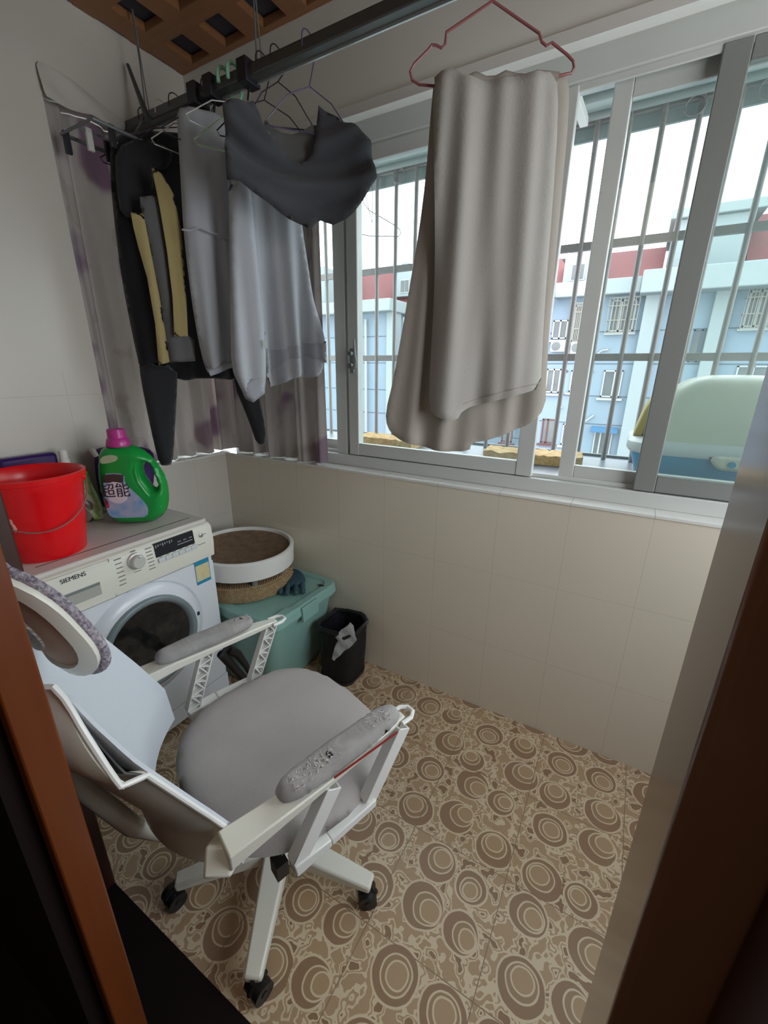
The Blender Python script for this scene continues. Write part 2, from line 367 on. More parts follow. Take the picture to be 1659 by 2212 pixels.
def segd(p, poly):
    m = 1e9; n = len(poly)
    for i in range(n):
        ax, ay = poly[i]; bx, by = poly[(i+1) % n]; dx, dy = bx-ax, by-ay; L = dx*dx+dy*dy
        t = 0 if L == 0 else max(0, min(1, ((p[0]-ax)*dx+(p[1]-ay)*dy)/L))
        d = (ax+dx*t-p[0])**2 + (ay+dy*t-p[1])**2
        if d < m: m = d
    return sqrt(m)
def smooth_poly(poly, it=2):
    for _ in range(it):
        q = []
        for i in range(len(poly)):
            a, b = poly[i], poly[(i+1) % len(poly)]
            q += [(a[0]*.75+b[0]*.25, a[1]*.75+b[1]*.25), (a[0]*.25+b[0]*.75, a[1]*.25+b[1]*.75)]
        poly = q
    return poly
def inflate(mb, poly, O, X, Y, thick=0.02, edge=0.02, res=0.015, fold=None, holes=(), smooth=1, tfn=None):
    """closed cloth-like solid with the outline poly (metres) in plane O,X,Y; fold(s,t) displaces along the normal"""
    O, X, Y = Vector(O), Vector(X).normalized(), Vector(Y).normalized(); Nn = X.cross(Y).normalized()
    loops = [smooth_poly(poly, smooth) if smooth else list(poly)] + [smooth_poly(h, smooth) for h in holes]
    dens = []
    for lp in loops:
        q = []
        for i in range(len(lp)):
            a, b = lp[i], lp[(i+1) % len(lp)]; L = sqrt((a[0]-b[0])**2+(a[1]-b[1])**2); n = max(1, int(L/res))
            q += [(a[0]+(b[0]-a[0])*k/n, a[1]+(b[1]-a[1])*k/n) for k in range(n)]
        dens.append(q)
    pts = []; edges = []
    for q in dens:
        n0 = len(pts); pts += q; edges += [(n0+i, n0+(i+1) % len(q)) for i in range(len(q))]
    nb = len(pts)
    x0 = min(p[0] for p in pts); x1 = max(p[0] for p in pts); y0 = min(p[1] for p in pts); y1 = max(p[1] for p in pts)
    ny = int((y1-y0)/res)+1; nx = int((x1-x0)/res)+1
    for j in range(ny+1):
        for i in range(nx+1):
            p = (x0+(i+(0.5 if j % 2 else 0))*res, y0+j*res)
            if inpoly(p, loops[0]) and not any(inpoly(p, h) for h in loops[1:]):
                if min(segd(p, h) for h in loops) > res*0.45: pts.append(p)
    V, E, Fc, ov, oe, of = delaunay_2d_cdt([Vector(p) for p in pts], edges, [], 0, 1e-6)
    fs = []
    for t in Fc:
        cx = sum(V[i][0] for i in t)/3; cy = sum(V[i][1] for i in t)/3
        if inpoly((cx, cy), loops[0]) and not any(inpoly((cx, cy), h) for h in loops[1:]): fs.append(tuple(t))
    D = [min(segd(tuple(p), h) for h in loops) for p in V]
    D = [0 if d < 1e-5 else d for d in D]
    fr, bk_ = [], []
    for p, d in zip(V, D):
        h = thick/2 * sqrt(max(0, 1-(1-min(1, d/edge))**2)); fo = fold(p[0], p[1]) if fold else 0
        if tfn: h *= tfn(p[0], p[1])
        c = O + X*p[0] + Y*p[1] + Nn*fo
        fr.append(c + Nn*h); bk_.append(c - Nn*h)
    remap = {}; vs = list(fr)
    for i, d in enumerate(D):
        if d == 0: remap[i] = i
        else: remap[i] = len(vs); vs.append(bk_[i])
    mb.add(vs, fs + [tuple(remap[i] for i in f)[::-1] for f in fs]); return mb
class Plane:
    """vertical plane through (x,y) with horizontal direction (dx,dy), used to give traced outlines their own distance"""
    def __init__(s, x, y, dx, dy):
        s.o = Vector((x, y, 0)); s.X = Vector((dx, dy, 0)).normalized(); s.Y = Vector((0, 0, 1)); s.n = s.X.cross(s.Y)
        if s.n.dot(CAM - s.o) < 0: s.X = -s.X; s.n = -s.n
    def px(s, u, v, off=0.0):
        d = ray(u, v); t = ((s.o + s.n*off) - CAM).dot(s.n) / d.dot(s.n); P = CAM + d*t - s.o; return (P.dot(s.X), P.z)
    def poly(s, pts, off=0.0): return [s.px(u, v, off) for u, v in pts]
    def world(s, u, v, off=0.0):
        a, b = s.px(u, v, off); return s.o + s.n*off + s.X*a + s.Y*b
    def inflate(s, mb, pts, off=0.0, holes=(), **k):
        return inflate(mb, s.poly(pts, off), s.o + s.n*off, s.X, s.Y, holes=[s.poly(h, off) for h in holes], **k)

def text_mesh(body, size, extr=0.0006):
    cu = bpy.data.curves.new('t', 'FONT'); cu.body = body; cu.size = size; cu.extrude = extr; cu.align_x = 'CENTER'; cu.align_y = 'CENTER'
    o = bpy.data.objects.new('t', cu); me = bpy.data.meshes.new_from_object(o)
    r = ([v.co.copy() for v in me.vertices], [tuple(p.vertices) for p in me.polygons])
    bpy.data.objects.remove(o); bpy.data.curves.remove(cu); bpy.data.meshes.remove(me); return r
def put_text(mb, body, size, O, X, Y, sx=1.0):
    vs, fs = text_mesh(body, size); O, X, Y = Vector(O), Vector(X).normalized(), Vector(Y).normalized(); Z = X.cross(Y)
    return mb.add([O + X*(v.x*sx) + Y*v.y + Z*v.z for v in vs], fs)

exec_parts = []
# ================================================================== room shell
XR = 2.95   # right wall
struct('floor', MB().box((-0.15, -1.215, -0.1), (XR, 0.0, 0.0)), m_floor)
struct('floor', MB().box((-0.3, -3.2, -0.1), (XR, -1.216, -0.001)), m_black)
wl = MB(); wl.box((-0.2, 0.0, 0.0), (XR, 0.16, 0.995)); wl.box((2.8, 0.0, 0.995), (XR, 0.16, 2.30))
struct('wall_window', wl, m_wall)
struct('wall_window', MB().box((-0.2, 0.0, 2.30), (XR, 0.16, 2.75)), mat('white_paint', srgb(240, 240, 232), 0.7))
struct('trim_1', MB().box((-0.16, -0.004, 0.995), (2.8, 0.16, 1.004)), m_sill)
struct('trim_2', MB().box((-0.14, -0.012, 2.272), (XR, 0.03, 2.302)), m_trimw)
wf = MB(); wf.box((-0.15, -1.215, 0.0), (0.0, 0.0, 0.995)); wf.box((-0.15, -1.215, 2.30), (0.0, 0.0, 2.75)); wf.box((-0.15, -1.215, 0.995), (0.0, -0.574, 2.30))
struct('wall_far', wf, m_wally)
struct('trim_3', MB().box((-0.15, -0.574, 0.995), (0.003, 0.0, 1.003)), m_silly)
ww = MB(); ww.box((-0.15, -1.37, 0.0), (0.72, -1.215, 2.75))
struct('wall_left', ww, m_plaster)
struct('trim_4', MB().box((0.72, -1.372, 0.0), (0.8, -1.213, 2.75)), m_dbrown, bevel=0.004)
wr = MB(); wr.box((XR, -3.2, 0.0), (XR+0.1, 0.16, 0.95)); wr.box((XR, -3.2, 2.25), (XR+0.1, 0.16, 2.75)); wr.box((XR, -3.2, 0.95), (XR+0.1, -1.10, 2.25)); wr.box((XR, -0.10, 0.95), (XR+0.1, 0.16, 2.25))  # right wall with an unseen opening added to brighten the room
struct('wall_right', wr, m_plaster)
# cornice and lattice ceiling
LZ = 2.60
la = MB()
hx = [0.154 + 0.198*i for i in range(-1, 16)]; hy = [-0.091 - 0.196*j for j in range(-1, 17)]
for i in range(len(hx)-1):
    c = (hx[i]+hx[i+1])/2; la.box((max(c-0.046, 0.0), -3.1, LZ), (min(c+0.046, XR), 0.0, LZ+0.030))
for j in range(len(hy)-1):
    c = (hy[j]+hy[j+1])/2
    if c > 0.02: continue
    la.box((0.0, max(c-0.038, -3.1), LZ+0.0005), (XR, min(c+0.038, 0.0), LZ+0.028))
struct('ceiling', MB().box((-0.2, -3.3, LZ+0.034), (XR+0.1, 0.16, LZ+0.24)), m_void)
build('ceiling_lattice', la, m_latt, bevel=0.003, seg=1, kind='structure')
# hall shell behind the camera
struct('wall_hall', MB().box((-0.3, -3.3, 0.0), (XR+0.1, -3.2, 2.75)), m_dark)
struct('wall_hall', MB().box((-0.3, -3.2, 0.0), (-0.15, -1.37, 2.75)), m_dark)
# door frame close to the camera
dj = MB(); dj.box((1.13, -1.416, 0.0), (1.286, -1.372, 2.2)); 
struct('door_1', dj, m_orange, bevel=0.003)
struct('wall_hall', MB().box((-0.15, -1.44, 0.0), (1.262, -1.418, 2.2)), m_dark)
jr = MB(); jr.box((1.917, -1.416, 0.0), (1.99, -1.368, 2.5)); struct('door_2', jr, m_brown, bevel=0.003)
struct('wall_hall', MB().box((1.94, -1.46, 0.0), (XR, -1.418, 2.6)), m_dbrown)

# ================================================================== windows
W1 = thing('window_1', (1.6, 0.1, 1.0), 'white aluminium sliding window over the tiled sill', 'window', kind='structure'); del W1['category']; del W1['label']
fr = MB(); Y0, Y1 = 0.075, 0.155
fr.box((0.0, Y0, 1.004), (2.8, Y1, 1.055)); fr.box((0.0, Y0, 2.225), (2.8, Y1, 2.30)); fr.box((0.69, Y0+.01, 1.055), (0.748, Y1, 2.225)); fr.box((2.74, Y0, 1.055), (2.8, Y1, 2.225))
fr.box((0.0, 0.105, 1.055), (2.8, 0.112, 1.07)); fr.box((0.0, 0.085, 2.205), (2.8, 0.092, 2.226))
build('window_frame', fr, m_alu, W1, bevel=0.003)
def sash(x0, x1, y, w0=0.045, w1=0.045, mt=m_alu, zb=1.058, zt=2.222, h=0.055):
    s = MB(); s.box((x0, y, zb), (x0+w0, y+0.028, zt)); s.box((x1-w1, y, zb), (x1, y+0.028, zt))
    s.box((x0+w0, y+.002, zb), (x1-w1, y+0.026, zb+h)); s.box((x0+w0, y+.002, zt-0.05), (x1-w1, y+0.026, zt))
    o = build('sash', s, mt, W1, bevel=0.003)
    build('pane', MB().box((x0+w0-.004, y+0.012, zb+h-.004), (x1-w1+.004, y+0.016, zt-0.046)), m_glass, o); return o
sash(0.02, 0.80, 0.118)
s1 = sash(0.764, 1.59, 0.082, 0.05, 0.06)
sash(1.68, 2.42, 0.112, 0.05, 0.06)
s3 = sash(1.925, 2.75, 0.082, 0.062, 0.05, m_aludk)
lk = MB(); lk.box((0.782, 0.068, 1.42), (0.80, 0.083, 1.52)); lk.tube([(0.80, 0.06, 1.44), (0.818, 0.05, 1.445), (0.826, 0.045, 1.47), (0.822, 0.045, 1.50), (0.818, 0.048, 1.555)], [0.008, 0.009, 0.008, 0.006, 0.004], 8); lk.cyl((0.791, 0.05, 1.45), (0.791, 0.07, 1.45), 0.011); lk.cyl((0.791, 0.05, 1.50), (0.791, 0.07, 1.50), 0.009)
build('latch', lk, m_grey, s1, smooth=True)
W2 = thing('window_2', (-0.1, -0.3, 1.0), 'x', 'x', kind='structure'); del W2['category']; del W2['label']
f2 = MB(); f2.box((-0.145, -0.574, 1.003), (-0.10, 0.0, 1.05)); f2.box((-0.145, -0.574, 2.25), (-0.10, 0.0, 2.30)); f2.box((-0.145, -0.574, 1.05), (-0.10, -0.53, 2.25)); f2.box((-0.145, -0.04, 1.05), (-0.10, 0.0, 2.25)); f2.box((-0.14, -0.31, 1.05), (-0.105, -0.27, 2.25))
fo = build('window_frame', f2, m_alu, W2, bevel=0.002)
build('pane', MB().box((-0.126, -0.54, 1.04), (-0.122, -0.03, 2.26)), m_glass, W2)

# ================================================================== curtains
def curtain(name, pts_fn, z0fn, z1fn, nu, label, amp=0.014, waves=9):
    mb = MB()
    def fn(u, v):
        x, y, nx, ny = pts_fn(u); ph = u*waves*2*pi; a = amp*(0.6+0.5*sin(u*17)+0.3*(1-v))
        d = a*(sin(ph + 0.6*sin(v*2.2+u*9)) + 0.35*sin(2.3*ph+1+v))
        z = z0fn(u) + (z1fn(u)-z0fn(u))*v
        return (x+nx*d, y+ny*d, z)
    mb.grid(fn, nu, 40, thick=0.002)
    return build(name, mb, m_curt, smooth=True, angle=80, label=label, cat='curtain')
c1 = curtain('floral_curtain', lambda u: (-0.045, -0.565+u*0.59, 1, 0), lambda u: 1.006+0.008*sin(u*19)**2, lambda u: 2.297, 150,
   'long mauve floral curtain drawn over the far window beside the tiled wall', 0.028, 5)
def c2f(u):
    x = -0.075 + u*0.745; return (x, 0.036-0.006*u, 0, 1)
c2 = curtain('floral_curtain', c2f, lambda u: 1.012+0.01*sin(u*11)**2-0.006*u, lambda u: 2.268+0.004*sin(u*9), 160,
   'pale mauve curtain gathered in folds at the left end of the long window', 0.028, 7)

PV = Plane(0.014, -0.4, 0.0, 1.0)
vb = MB(); PV.inflate(vb, [(78,128),(100,138),(180,190),(240,240),(278,268),(268,284),(236,279),(205,250),(170,241),(140,233),(112,216),(96,206),(86,170)], thick=0.014, edge=0.012, res=0.014, fold=lambda s, t: 0.005*sin(s*40+t*50))
build('valance', vb, fabric('cream_valance_cloth', srgb(202, 196, 188), srgb(186, 178, 170)), smooth=True, angle=80, label='sagging cream cloth valance above the mauve far curtain', cat='valance')

# ================================================================== drying rail and hangers
RY, RZ = -0.29, 2.31
rl = thing('drying_rail', (0.8, RY, RZ), 'long dark metal drying rail hanging under the lattice ceiling', 'clothes rail')
build('rail', MB().box((0.0, RY-0.016, RZ-0.016), (2.9, RY+0.016, RZ+0.016)), m_rail, rl, bevel=0.004)
build('edge_strip', MB().box((0.0, RY+0.0165, RZ-0.022), (2.9, RY+0.022, RZ-0.012)), mat('bright_strip', srgb(206, 208, 204), 0.3, metal=0.6), rl)
for xx in (0.13, 0.70, 1.9):
    hm = MB(); hm.tube([(xx, RY, RZ+0.02), (xx+0.004, RY, RZ+0.16), (xx, RY, 2.62)], 0.0025, 6); hm.tube([(xx+.02, RY, RZ+0.02), (xx+0.012, RY, RZ+0.16), (xx+.004, RY, 2.62)], 0.002, 6)
    build('cord', hm, m_grey, rl, smooth=True)
P_pants = Plane(1.455, -0.29, 0.35, 0.16)
def hook(mb, top, w=0.022, drop=0.07, X=(0, 1, 0), r=0.0016):
    """wire hook over the rail: top = point over the rail"""
    t = Vector(top); X = Vector(X)
    pts = [t + X*(-w) + Vector((0,0,-0.02))] + [t + X*(-w*cos(a)) + Vector((0,0,w*sin(a))) for a in [k*pi/8 for k in range(0, 9)]] + [t + X*w + Vector((0,0,-0.03)), t + Vector((0,0,-drop))]
    mb.tube(pts, r, 6); return t + Vector((0,0,-drop))
def wire_hanger(x, yaw, m, label, width=0.38, r=0.0018, drop=0.07, dy=0.0, group=None):
    X = Vector((cos(yaw), sin(yaw), 0)); mb = MB()
    n = hook(mb, (x, RY+dy, RZ+0.012), 0.026, drop, (0, 1, 0), r)
    body = [n, n + X*(width*0.25) + Vector((0,0,-0.03)), n + X*(width*0.5) + Vector((0,0,-0.10)), n + X*(width*0.5-0.008) + Vector((0,0,-0.112)), n + X*(-width*0.5+0.008) + Vector((0,0,-0.112)), n + X*(-width*0.5) + Vector((0,0,-0.10)), n + X*(-width*0.25) + Vector((0,0,-0.03))]
    mb.tube(body, r, 6, closed=True)
    return build('wire_hanger', mb, m, smooth=True, label=label, cat='hanger', group=group), n
m_hw = mat('white_coated_wire', srgb(206, 206, 200), 0.35); m_hg = mat('mint_plastic', srgb(150, 206, 174), 0.4); m_hd = mat('dark_wire', srgb(54, 52, 58), 0.4, metal=0.4); m_hp = mat('violet_wire', srgb(90, 84, 116), 0.4)
m_hl = mat('lime_wire', srgb(170, 206, 150), 0.4)
# taupe trousers on a rosy hanger
hp = MB(); Wp = P_pants.world
path = [(938,186),(905,183),(890,173),(886,155),(895,138),(925,108),(933,97),(942,98),(954,104),(962,95),(964,70),(1000,46),(1064,2),(1110,34),(1165,72),(1170,90),(1180,99),(1192,92),(1225,118),(1238,132),(1240,146),(1234,158),(1205,164)]
pw = [Wp(u, v) for u, v in path]
hp.tube(pw + [pw[-1] - Vector((0,0,0.0)), ], 0.0032, 8)
hp.tube([pw[0], pw[-1]], 0.0032, 8)
apx = Wp(1064, 2)
hp.tube([apx, apx + Vector((0,0,0.02)), Vector((apx.x, RY+0.028, RZ-0.01))] + [Vector((apx.x, RY+0.028*cos(a), RZ+0.004+0.028*sin(a))) for a in [k*pi/8 for k in range(0, 9)]] + [Vector((apx.x, RY-0.03, RZ-0.02))], 0.0028, 8)
build('wire_hanger', hp, mat('rosy_wire', srgb(140, 84, 84), 0.35), smooth=True, label='rosy brown wire hanger with notched shoulders holding the taupe trousers', cat='hanger')
T = thing('trousers', tuple(Wp(1010, 975)), 'taupe trousers folded over the rosy hanger in front of the window', 'trousers')
def fold_p(off):
    def f(s, t):
        k = min(1.0, max(0.0, (2.16 - t)/0.9)); a = 0.006 + 0.011*k
        q = s/(0.75+0.35*k)
        g1 = exp(-((q+0.08+0.02*sin(t*3))/0.03)**2) + 0.8*exp(-((q-0.03-0.03*(2.1-t))/0.028)**2) + 0.7*exp(-((q-0.13+0.03*(2.1-t))/0.022)**2) + 0.6*exp(-((q+0.15)/0.02)**2)
        return a*(1.5*g1 + 0.5*sin(q*33+off+t*1.3) + 0.25*sin(q*75-t*4+off)) 
    return f
back_leg = [(938,168),(960,156),(1000,168),(1060,176),(1150,158),(1203,155),(1230,166),(1230,250),(1216,400),(1201,560),(1187,700),(1180,820),(1178,880),(1145,915),(1095,936),(1050,950),(1018,955),(1013,974),(950,974),(900,962),(855,946),(836,922),(833,890),(850,820),(868,720),(885,620),(905,500),(920,380),(930,250)]
build('back_leg', P_pants.inflate(MB(), back_leg, off=-0.014, thick=0.010, edge=0.005, res=0.012, fold=fold_p(0)), f_pants, T, smooth=True, angle=50)
front_leg = [(937,164),(960,151),(985,150),(1000,168),(1060,176),(1150,158),(1203,153),(1207,250),(1194,450),(1180,620),(1172,760),(1169,838),(1120,852),(1050,870),(1000,884),(985,909),(948,902),(926,886),(930,780),(938,640),(940,500),(936,300)]
build('front_leg', P_pants.inflate(MB(), front_leg, off=0.022, thick=0.014, edge=0.014, res=0.012, fold=fold_p(1.7)), f_pants2, T, smooth=True, angle=80)
hemb = MB(); ff = fold_p(1.7); hpts = []
for k in range(37):
    u = 1000+172*k/36; v = 872-46*k/36 - 4*sin(pi*k/36); a_, b_ = P_pants.px(u, v, 0.022); hpts.append(P_pants.o + P_pants.n*(0.022+ff(a_, b_)+0.0072) + P_pants.X*a_ + P_pants.Y*b_)
hemb.tube(hpts, 0.0012, 6); build('hem_seam', hemb, f_pants, T, smooth=True)
# waistband roll over the bar
wb = MB(); a0, a1 = Wp(940, 172), Wp(1204, 158)
wb.tube([a0 + (a1-a0)*k/12 + Vector((0,0,0.004*sin(k*1.9)-0.012)) + P_pants.n*0.004 for k in range(13)], [0.014+0.003*sin(k*2.1) for k in range(13)], 10)
build('folded_top', wb, f_pants, T, smooth=True)

# charcoal crop top
P_top = Plane(0.84, -0.36, 0.18, 0.15)
TP = thing('crop_top', tuple(P_top.world(670, 497)), 'charcoal short top with wide neck sagging from hangers', 'top')
def fold_t(s, t):
    c = P_top.px(660, 330); r = sqrt((s-c[0])**2 + (t-c[1]-0.25)**2)
    return 0.013*sin(r*58+0.9*sin(s*14)) + 0.006*sin(r*112+1) + 0.010*sin(r*24+s*9)
top_o = [(480,224),(492,213),(545,207),(558,232),(566,258),(585,290),(606,318),(628,343),(640,350),(662,347),(676,332),(683,300),(684,262),(688,225),(703,233),(730,248),(765,277),(802,305),(808,345),(815,382),(800,405),(785,430),(765,455),(748,472),(720,488),(705,480),(693,474),(683,480),(672,498),(655,488),(622,468),(580,438),(545,416),(520,396),(490,388),(489,340),(484,280)]
build('body', P_top.inflate(MB(), top_o, thick=0.018, edge=0.008, res=0.011, smooth=0, fold=fold_t), f_char, TP, smooth=True, angle=80)
nk = [(562,250),(600,285),(640,292),(684,262),(690,300),(700,350),(690,420),(655,415),(625,380),(595,335)]
build('back_panel', P_top.inflate(MB(), nk, off=-0.03, thick=0.008, edge=0.01, res=0.013), f_mid, TP, smooth=True, angle=80)
wire_hanger(0.72, radians(50), m_hd, 'dark wire hanger inside the black side of the charcoal top', 0.30, drop=0.09)
wire_hanger(0.90, radians(50), m_hp, 'violet wire hanger hooked beyond the charcoal top', 0.26, drop=0.10)

# pale grey sweatshirt (body + sleeve) and the grey hooded one in front of it
def vfold(k1, k2, a, grow=2.2, ph=0.0):
    def f(s, t):
        g = min(1.0, max(0.15, (grow - t)/0.8)); return a*g*(sin(s*k1+ph) + 0.5*sin(s*k2+t*2+ph)) 
    return f
P_sw = Plane(0.60, -0.30, 0.7, 1.0)
SW = thing('sweatshirt', tuple(P_sw.world(620, 840)), 'pale grey sweatshirt hanging with ribbed hem and drooping sleeve', 'sweatshirt')
body = [(492,300),(560,290),(600,330),(648,430),(655,500),(664,560),(676,640),(688,690),(698,738),(698,783),(690,812),(670,816),(640,812),(606,832),(578,838),(566,760),(548,640),(530,520),(500,420)]
build('body', P_sw.inflate(MB(), body, thick=0.03, edge=0.014, res=0.013, fold=vfold(50, 104, 0.036, 2.15, 1.0)), f_grey, SW, smooth=True, angle=80)
hm = [(574,748),(598,752),(622,746),(650,737),(699,738),(700,783),(660,776),(622,780),(600,800),(577,803)]
build('hem', P_sw.inflate(MB(), hm, off=0.004, thick=0.032, edge=0.008, res=0.013, smooth=0, fold=vfold(50, 104, 0.036, 2.15, 1.0)), f_grey2, SW, smooth=True, angle=80)
slv = [(494,370),(540,395),(548,470),(556,560),(566,660),(573,740),(575,800),(572,848),(547,870),(530,860),(515,830),(500,795),(498,700),(495,520)]
sl = build('sleeve', P_sw.inflate(MB(), slv, off=0.05, thick=0.045, edge=0.022, res=0.012, fold=vfold(70, 120, 0.006)), f_grey, SW, smooth=True, angle=80)
cf = [(516,828),(545,812),(574,806),(572,850),(547,870),(530,862)]
build('cuff', P_sw.inflate(MB(), cf, off=0.052, thick=0.048, edge=0.016, res=0.012, smooth=0), f_grey2, sl, smooth=True, angle=80)
build('care_label', P_sw.inflate(MB(), [(568,735),(575,733),(578,752),(571,754)], off=0.09, thick=0.002, edge=0.002, res=0.01, smooth=0), m_plw, SW)

P_hd = Plane(0.47, -0.37, 0.6, 1.0)
HD = thing('hooded_sweatshirt', tuple(P_hd.world(480, 808)), 'light grey sweatshirt with baggy sleeve and gathered cuff on the rail', 'sweatshirt')
hd = [(380,234),(410,230),(440,236),(470,246),(492,262),(495,330),(498,400),(498,500),(505,600),(512,690),(514,760),(511,792),(498,782),(486,790),(470,803),(452,809),(443,790),(428,730),(414,650),(404,570),(396,490),(391,400),(385,300)]
build('body', P_hd.inflate(MB(), hd, thick=0.05, edge=0.022, res=0.012, fold=vfold(72, 130, 0.016, 2.2, 2.0)), f_grey, HD, smooth=True, angle=80)
sm = MB(); pts = [P_hd.world(u, v, 0.045) for u, v in ((393,496),(410,498),(430,492),(450,500),(475,508),(497,516))]
sm.tube(pts, 0.003, 6); build('shoulder_seam', sm, f_grey2, HD, smooth=True)
cu = MB(); cu.tube([P_hd.world(u, v, 0.03) for u, v in ((452,806),(470,800),(490,790),(510,786))], 0.012, 8); build('cuff', cu, f_grey2, HD, smooth=True)

P_y = Plane(0.37, -0.42, 0.5, 1.0)
YJ = thing('knit_vest', tuple(P_y.world(365, 787)), 'grey knit vest with mustard yellow edges hanging among dark clothes', 'vest')
build('body', P_y.inflate(MB(), [(302,425),(345,420),(365,560),(378,700),(420,735),(422,780),(368,784),(350,680),(325,540),(306,470)], off=-0.01, thick=0.02, edge=0.008, res=0.012, smooth=0, fold=vfold(110, 60, 0.005)), f_mid, YJ, smooth=True, angle=80)
build('front_panel', P_y.inflate(MB(), [(282,458),(310,462),(325,540),(345,640),(358,720),(367,782),(343,789),(335,700),(318,600),(298,530),(288,490)], off=0.016, thick=0.010, edge=0.004, res=0.010, smooth=0, fold=vfold(120, 60, 0.008)), f_yel, YJ, smooth=True, angle=80)
build('front_panel', P_y.inflate(MB(), [(327,362),(352,376),(375,420),(392,500),(400,600),(406,726),(376,728),(372,640),(360,540),(345,450),(335,400)], off=0.02, thick=0.010, edge=0.004, res=0.010, smooth=0, fold=vfold(120, 60, 0.008)), f_yel, YJ, smooth=True, angle=80)

P_b = Plane(0.22, -0.40, 0.5, 1.0)
BJ = thing('black_pullover', tuple(P_b.world(350, 1004)), 'black long sleeved pullover hanging against the mauve curtain', 'pullover')
bo = [(243,300),(270,286),(330,282),(430,290),(520,330),(535,600),(545,760),(520,822),(440,816),(384,824),(380,800),(340,815),(304,806),(285,720),(262,600),(243,450),(236,330)]
build('body', P_b.inflate(MB(), bo, thick=0.035, edge=0.02, res=0.015, fold=vfold(42, 90, 0.012)), f_black, BJ, smooth=True, angle=80)
build('sleeve', P_b.inflate(MB(), [(300,780),(384,790),(382,850),(378,930),(373,1003),(360,1006),(345,1005),(333,960),(318,890),(304,820)], thick=0.06, edge=0.03, res=0.014, off=0.02), f_black, BJ, smooth=True, angle=80)
build('sleeve', P_b.inflate(MB(), [(500,770),(545,780),(560,860),(573,920),(574,950),(569,963),(553,956),(545,930),(528,885),(508,840)], thick=0.05, edge=0.03, res=0.014, off=0.02), f_black, BJ, smooth=True, angle=80)
# dark slip dress/straps in front of the pullover
P_k = Plane(0.27, -0.42, 0.5, 1.0)
build('black_camisole', P_k.inflate(MB(), [(248,318),(300,296),(372,320),(372,350),(350,372),(330,360),(332,420),(305,425),(300,470),(262,470),(250,400)], thick=0.03, edge=0.012, res=0.012, fold=vfold(60, 90, 0.010)), f_black, smooth=True, angle=80, label='black camisole bunched on its hanger at the dark end of the rail', cat='top')

# spare hangers
for x, yw, m, lb, wd, dp in (
    (0.12, 80, m_hd, 'dark wire hanger at the far end of the rail by the curtain', .36, .08),
    (0.22, 84, m_hw, 'white wire hanger holding the black pullover', .38, .07),
    (0.30, 76, m_hd, 'dark wire hanger above the black camisole', .34, .07),
    (0.40, 82, m_hw, 'white wire hanger above the mustard edged vest', .34, .08),
    (0.47, 84, m_hd, 'dark wire hanger inside the light grey baggy sweatshirt', .36, .07),
    (0.60, 85, m_hw, 'white wire hanger inside the ribbed hem sweatshirt', .38, .07),
    (0.64, 60, m_hl, 'lime green wire hanger behind the charcoal top', .34, .11),
    (0.78, 40, m_hd, 'short dark hook hanger beyond the mint hooks', .20, .06)):
    wire_hanger(x, radians(yw), m, lb, wd, drop=dp)
for i, (x, lb) in enumerate(((0.555, 'mint green plastic hook on the rail, nearer the corner'), (0.60, 'mint green plastic hook on the rail, beside the dark clamp'))):
    mb = MB(); e = hook(mb, (x, RY, RZ+0.014), 0.028, 0.09, (0, 1, 0), 0.006); mb.tube([e, e + Vector((0.0, 0.03, -0.03)), e + Vector((0, 0.05, -0.05))], 0.005, 8)
    build('plastic_hook', mb, m_hg, smooth=True, label=lb, cat='hook', group='mint hooks on the rail')
for i, (x, lb) in enumerate(((0.42, 'dark plastic clamp on the rail above the light grey sweatshirt'), (0.50, 'dark plastic clamp on the rail next to the mint hooks'), (0.66, 'dark plastic clamp on the rail above the charcoal top'))):
    mb = MB(); mb.box((x-0.02, RY-0.03, RZ-0.03), (x+0.02, RY+0.03, RZ+0.03)); mb.tube([(x, RY, RZ-0.03), (x, RY-0.01, RZ-0.07)], 0.004, 6)
    build('rail_clamp', mb, m_hd, bevel=0.008, label=lb, cat='clamp', group='dark clamps on the rail')
# clip frame by the curtain
cd = thing('clip_dryer', (0.12, -0.42, 2.22), 'small grey frame with clips hanging at the rail end near the curtain', 'clip dryer')
mb = MB()
for dx in (-0.09, 0.0, 0.09): mb.tube([(0.14+dx, -0.56, 2.185), (0.14+dx, -0.24, 2.185)], 0.004, 6)
mb.tube([(0.04, -0.56, 2.185), (0.24, -0.56, 2.185), (0.24, -0.24, 2.185), (0.04, -0.24, 2.185)], 0.005, 6, closed=True)
build('frame', mb, m_grey, cd, smooth=True)
for i in range(7):
    x = 0.05 + 0.03*i; y = -0.55 + 0.26*((i*37) % 10)/10
    build('clip', MB().box((x-0.006, y-0.010, 2.13), (x+0.006, y+0.010, 2.195)), m_hw if i % 2 else m_hd, cd, bevel=0.002)
build('hook', MB().tube([(0.14, -0.40, 2.185), (0.14, -0.35, 2.25), (0.14, -0.29, 2.335), (0.14, -0.26, 2.31)], 0.003, 6), m_grey, cd, smooth=True)
stk = MB(); stk.tube([at(276,140,x=0.03), at(300,205,x=0.1), at(322,262,x=0.17)], [0.006, 0.008, 0.012], 8)
build('green_rod', stk, mat('dull_green', srgb(78, 88, 80), 0.5), smooth=True, label='thin dull green rod slanting up from the rail end towards the ceiling', cat='rod')
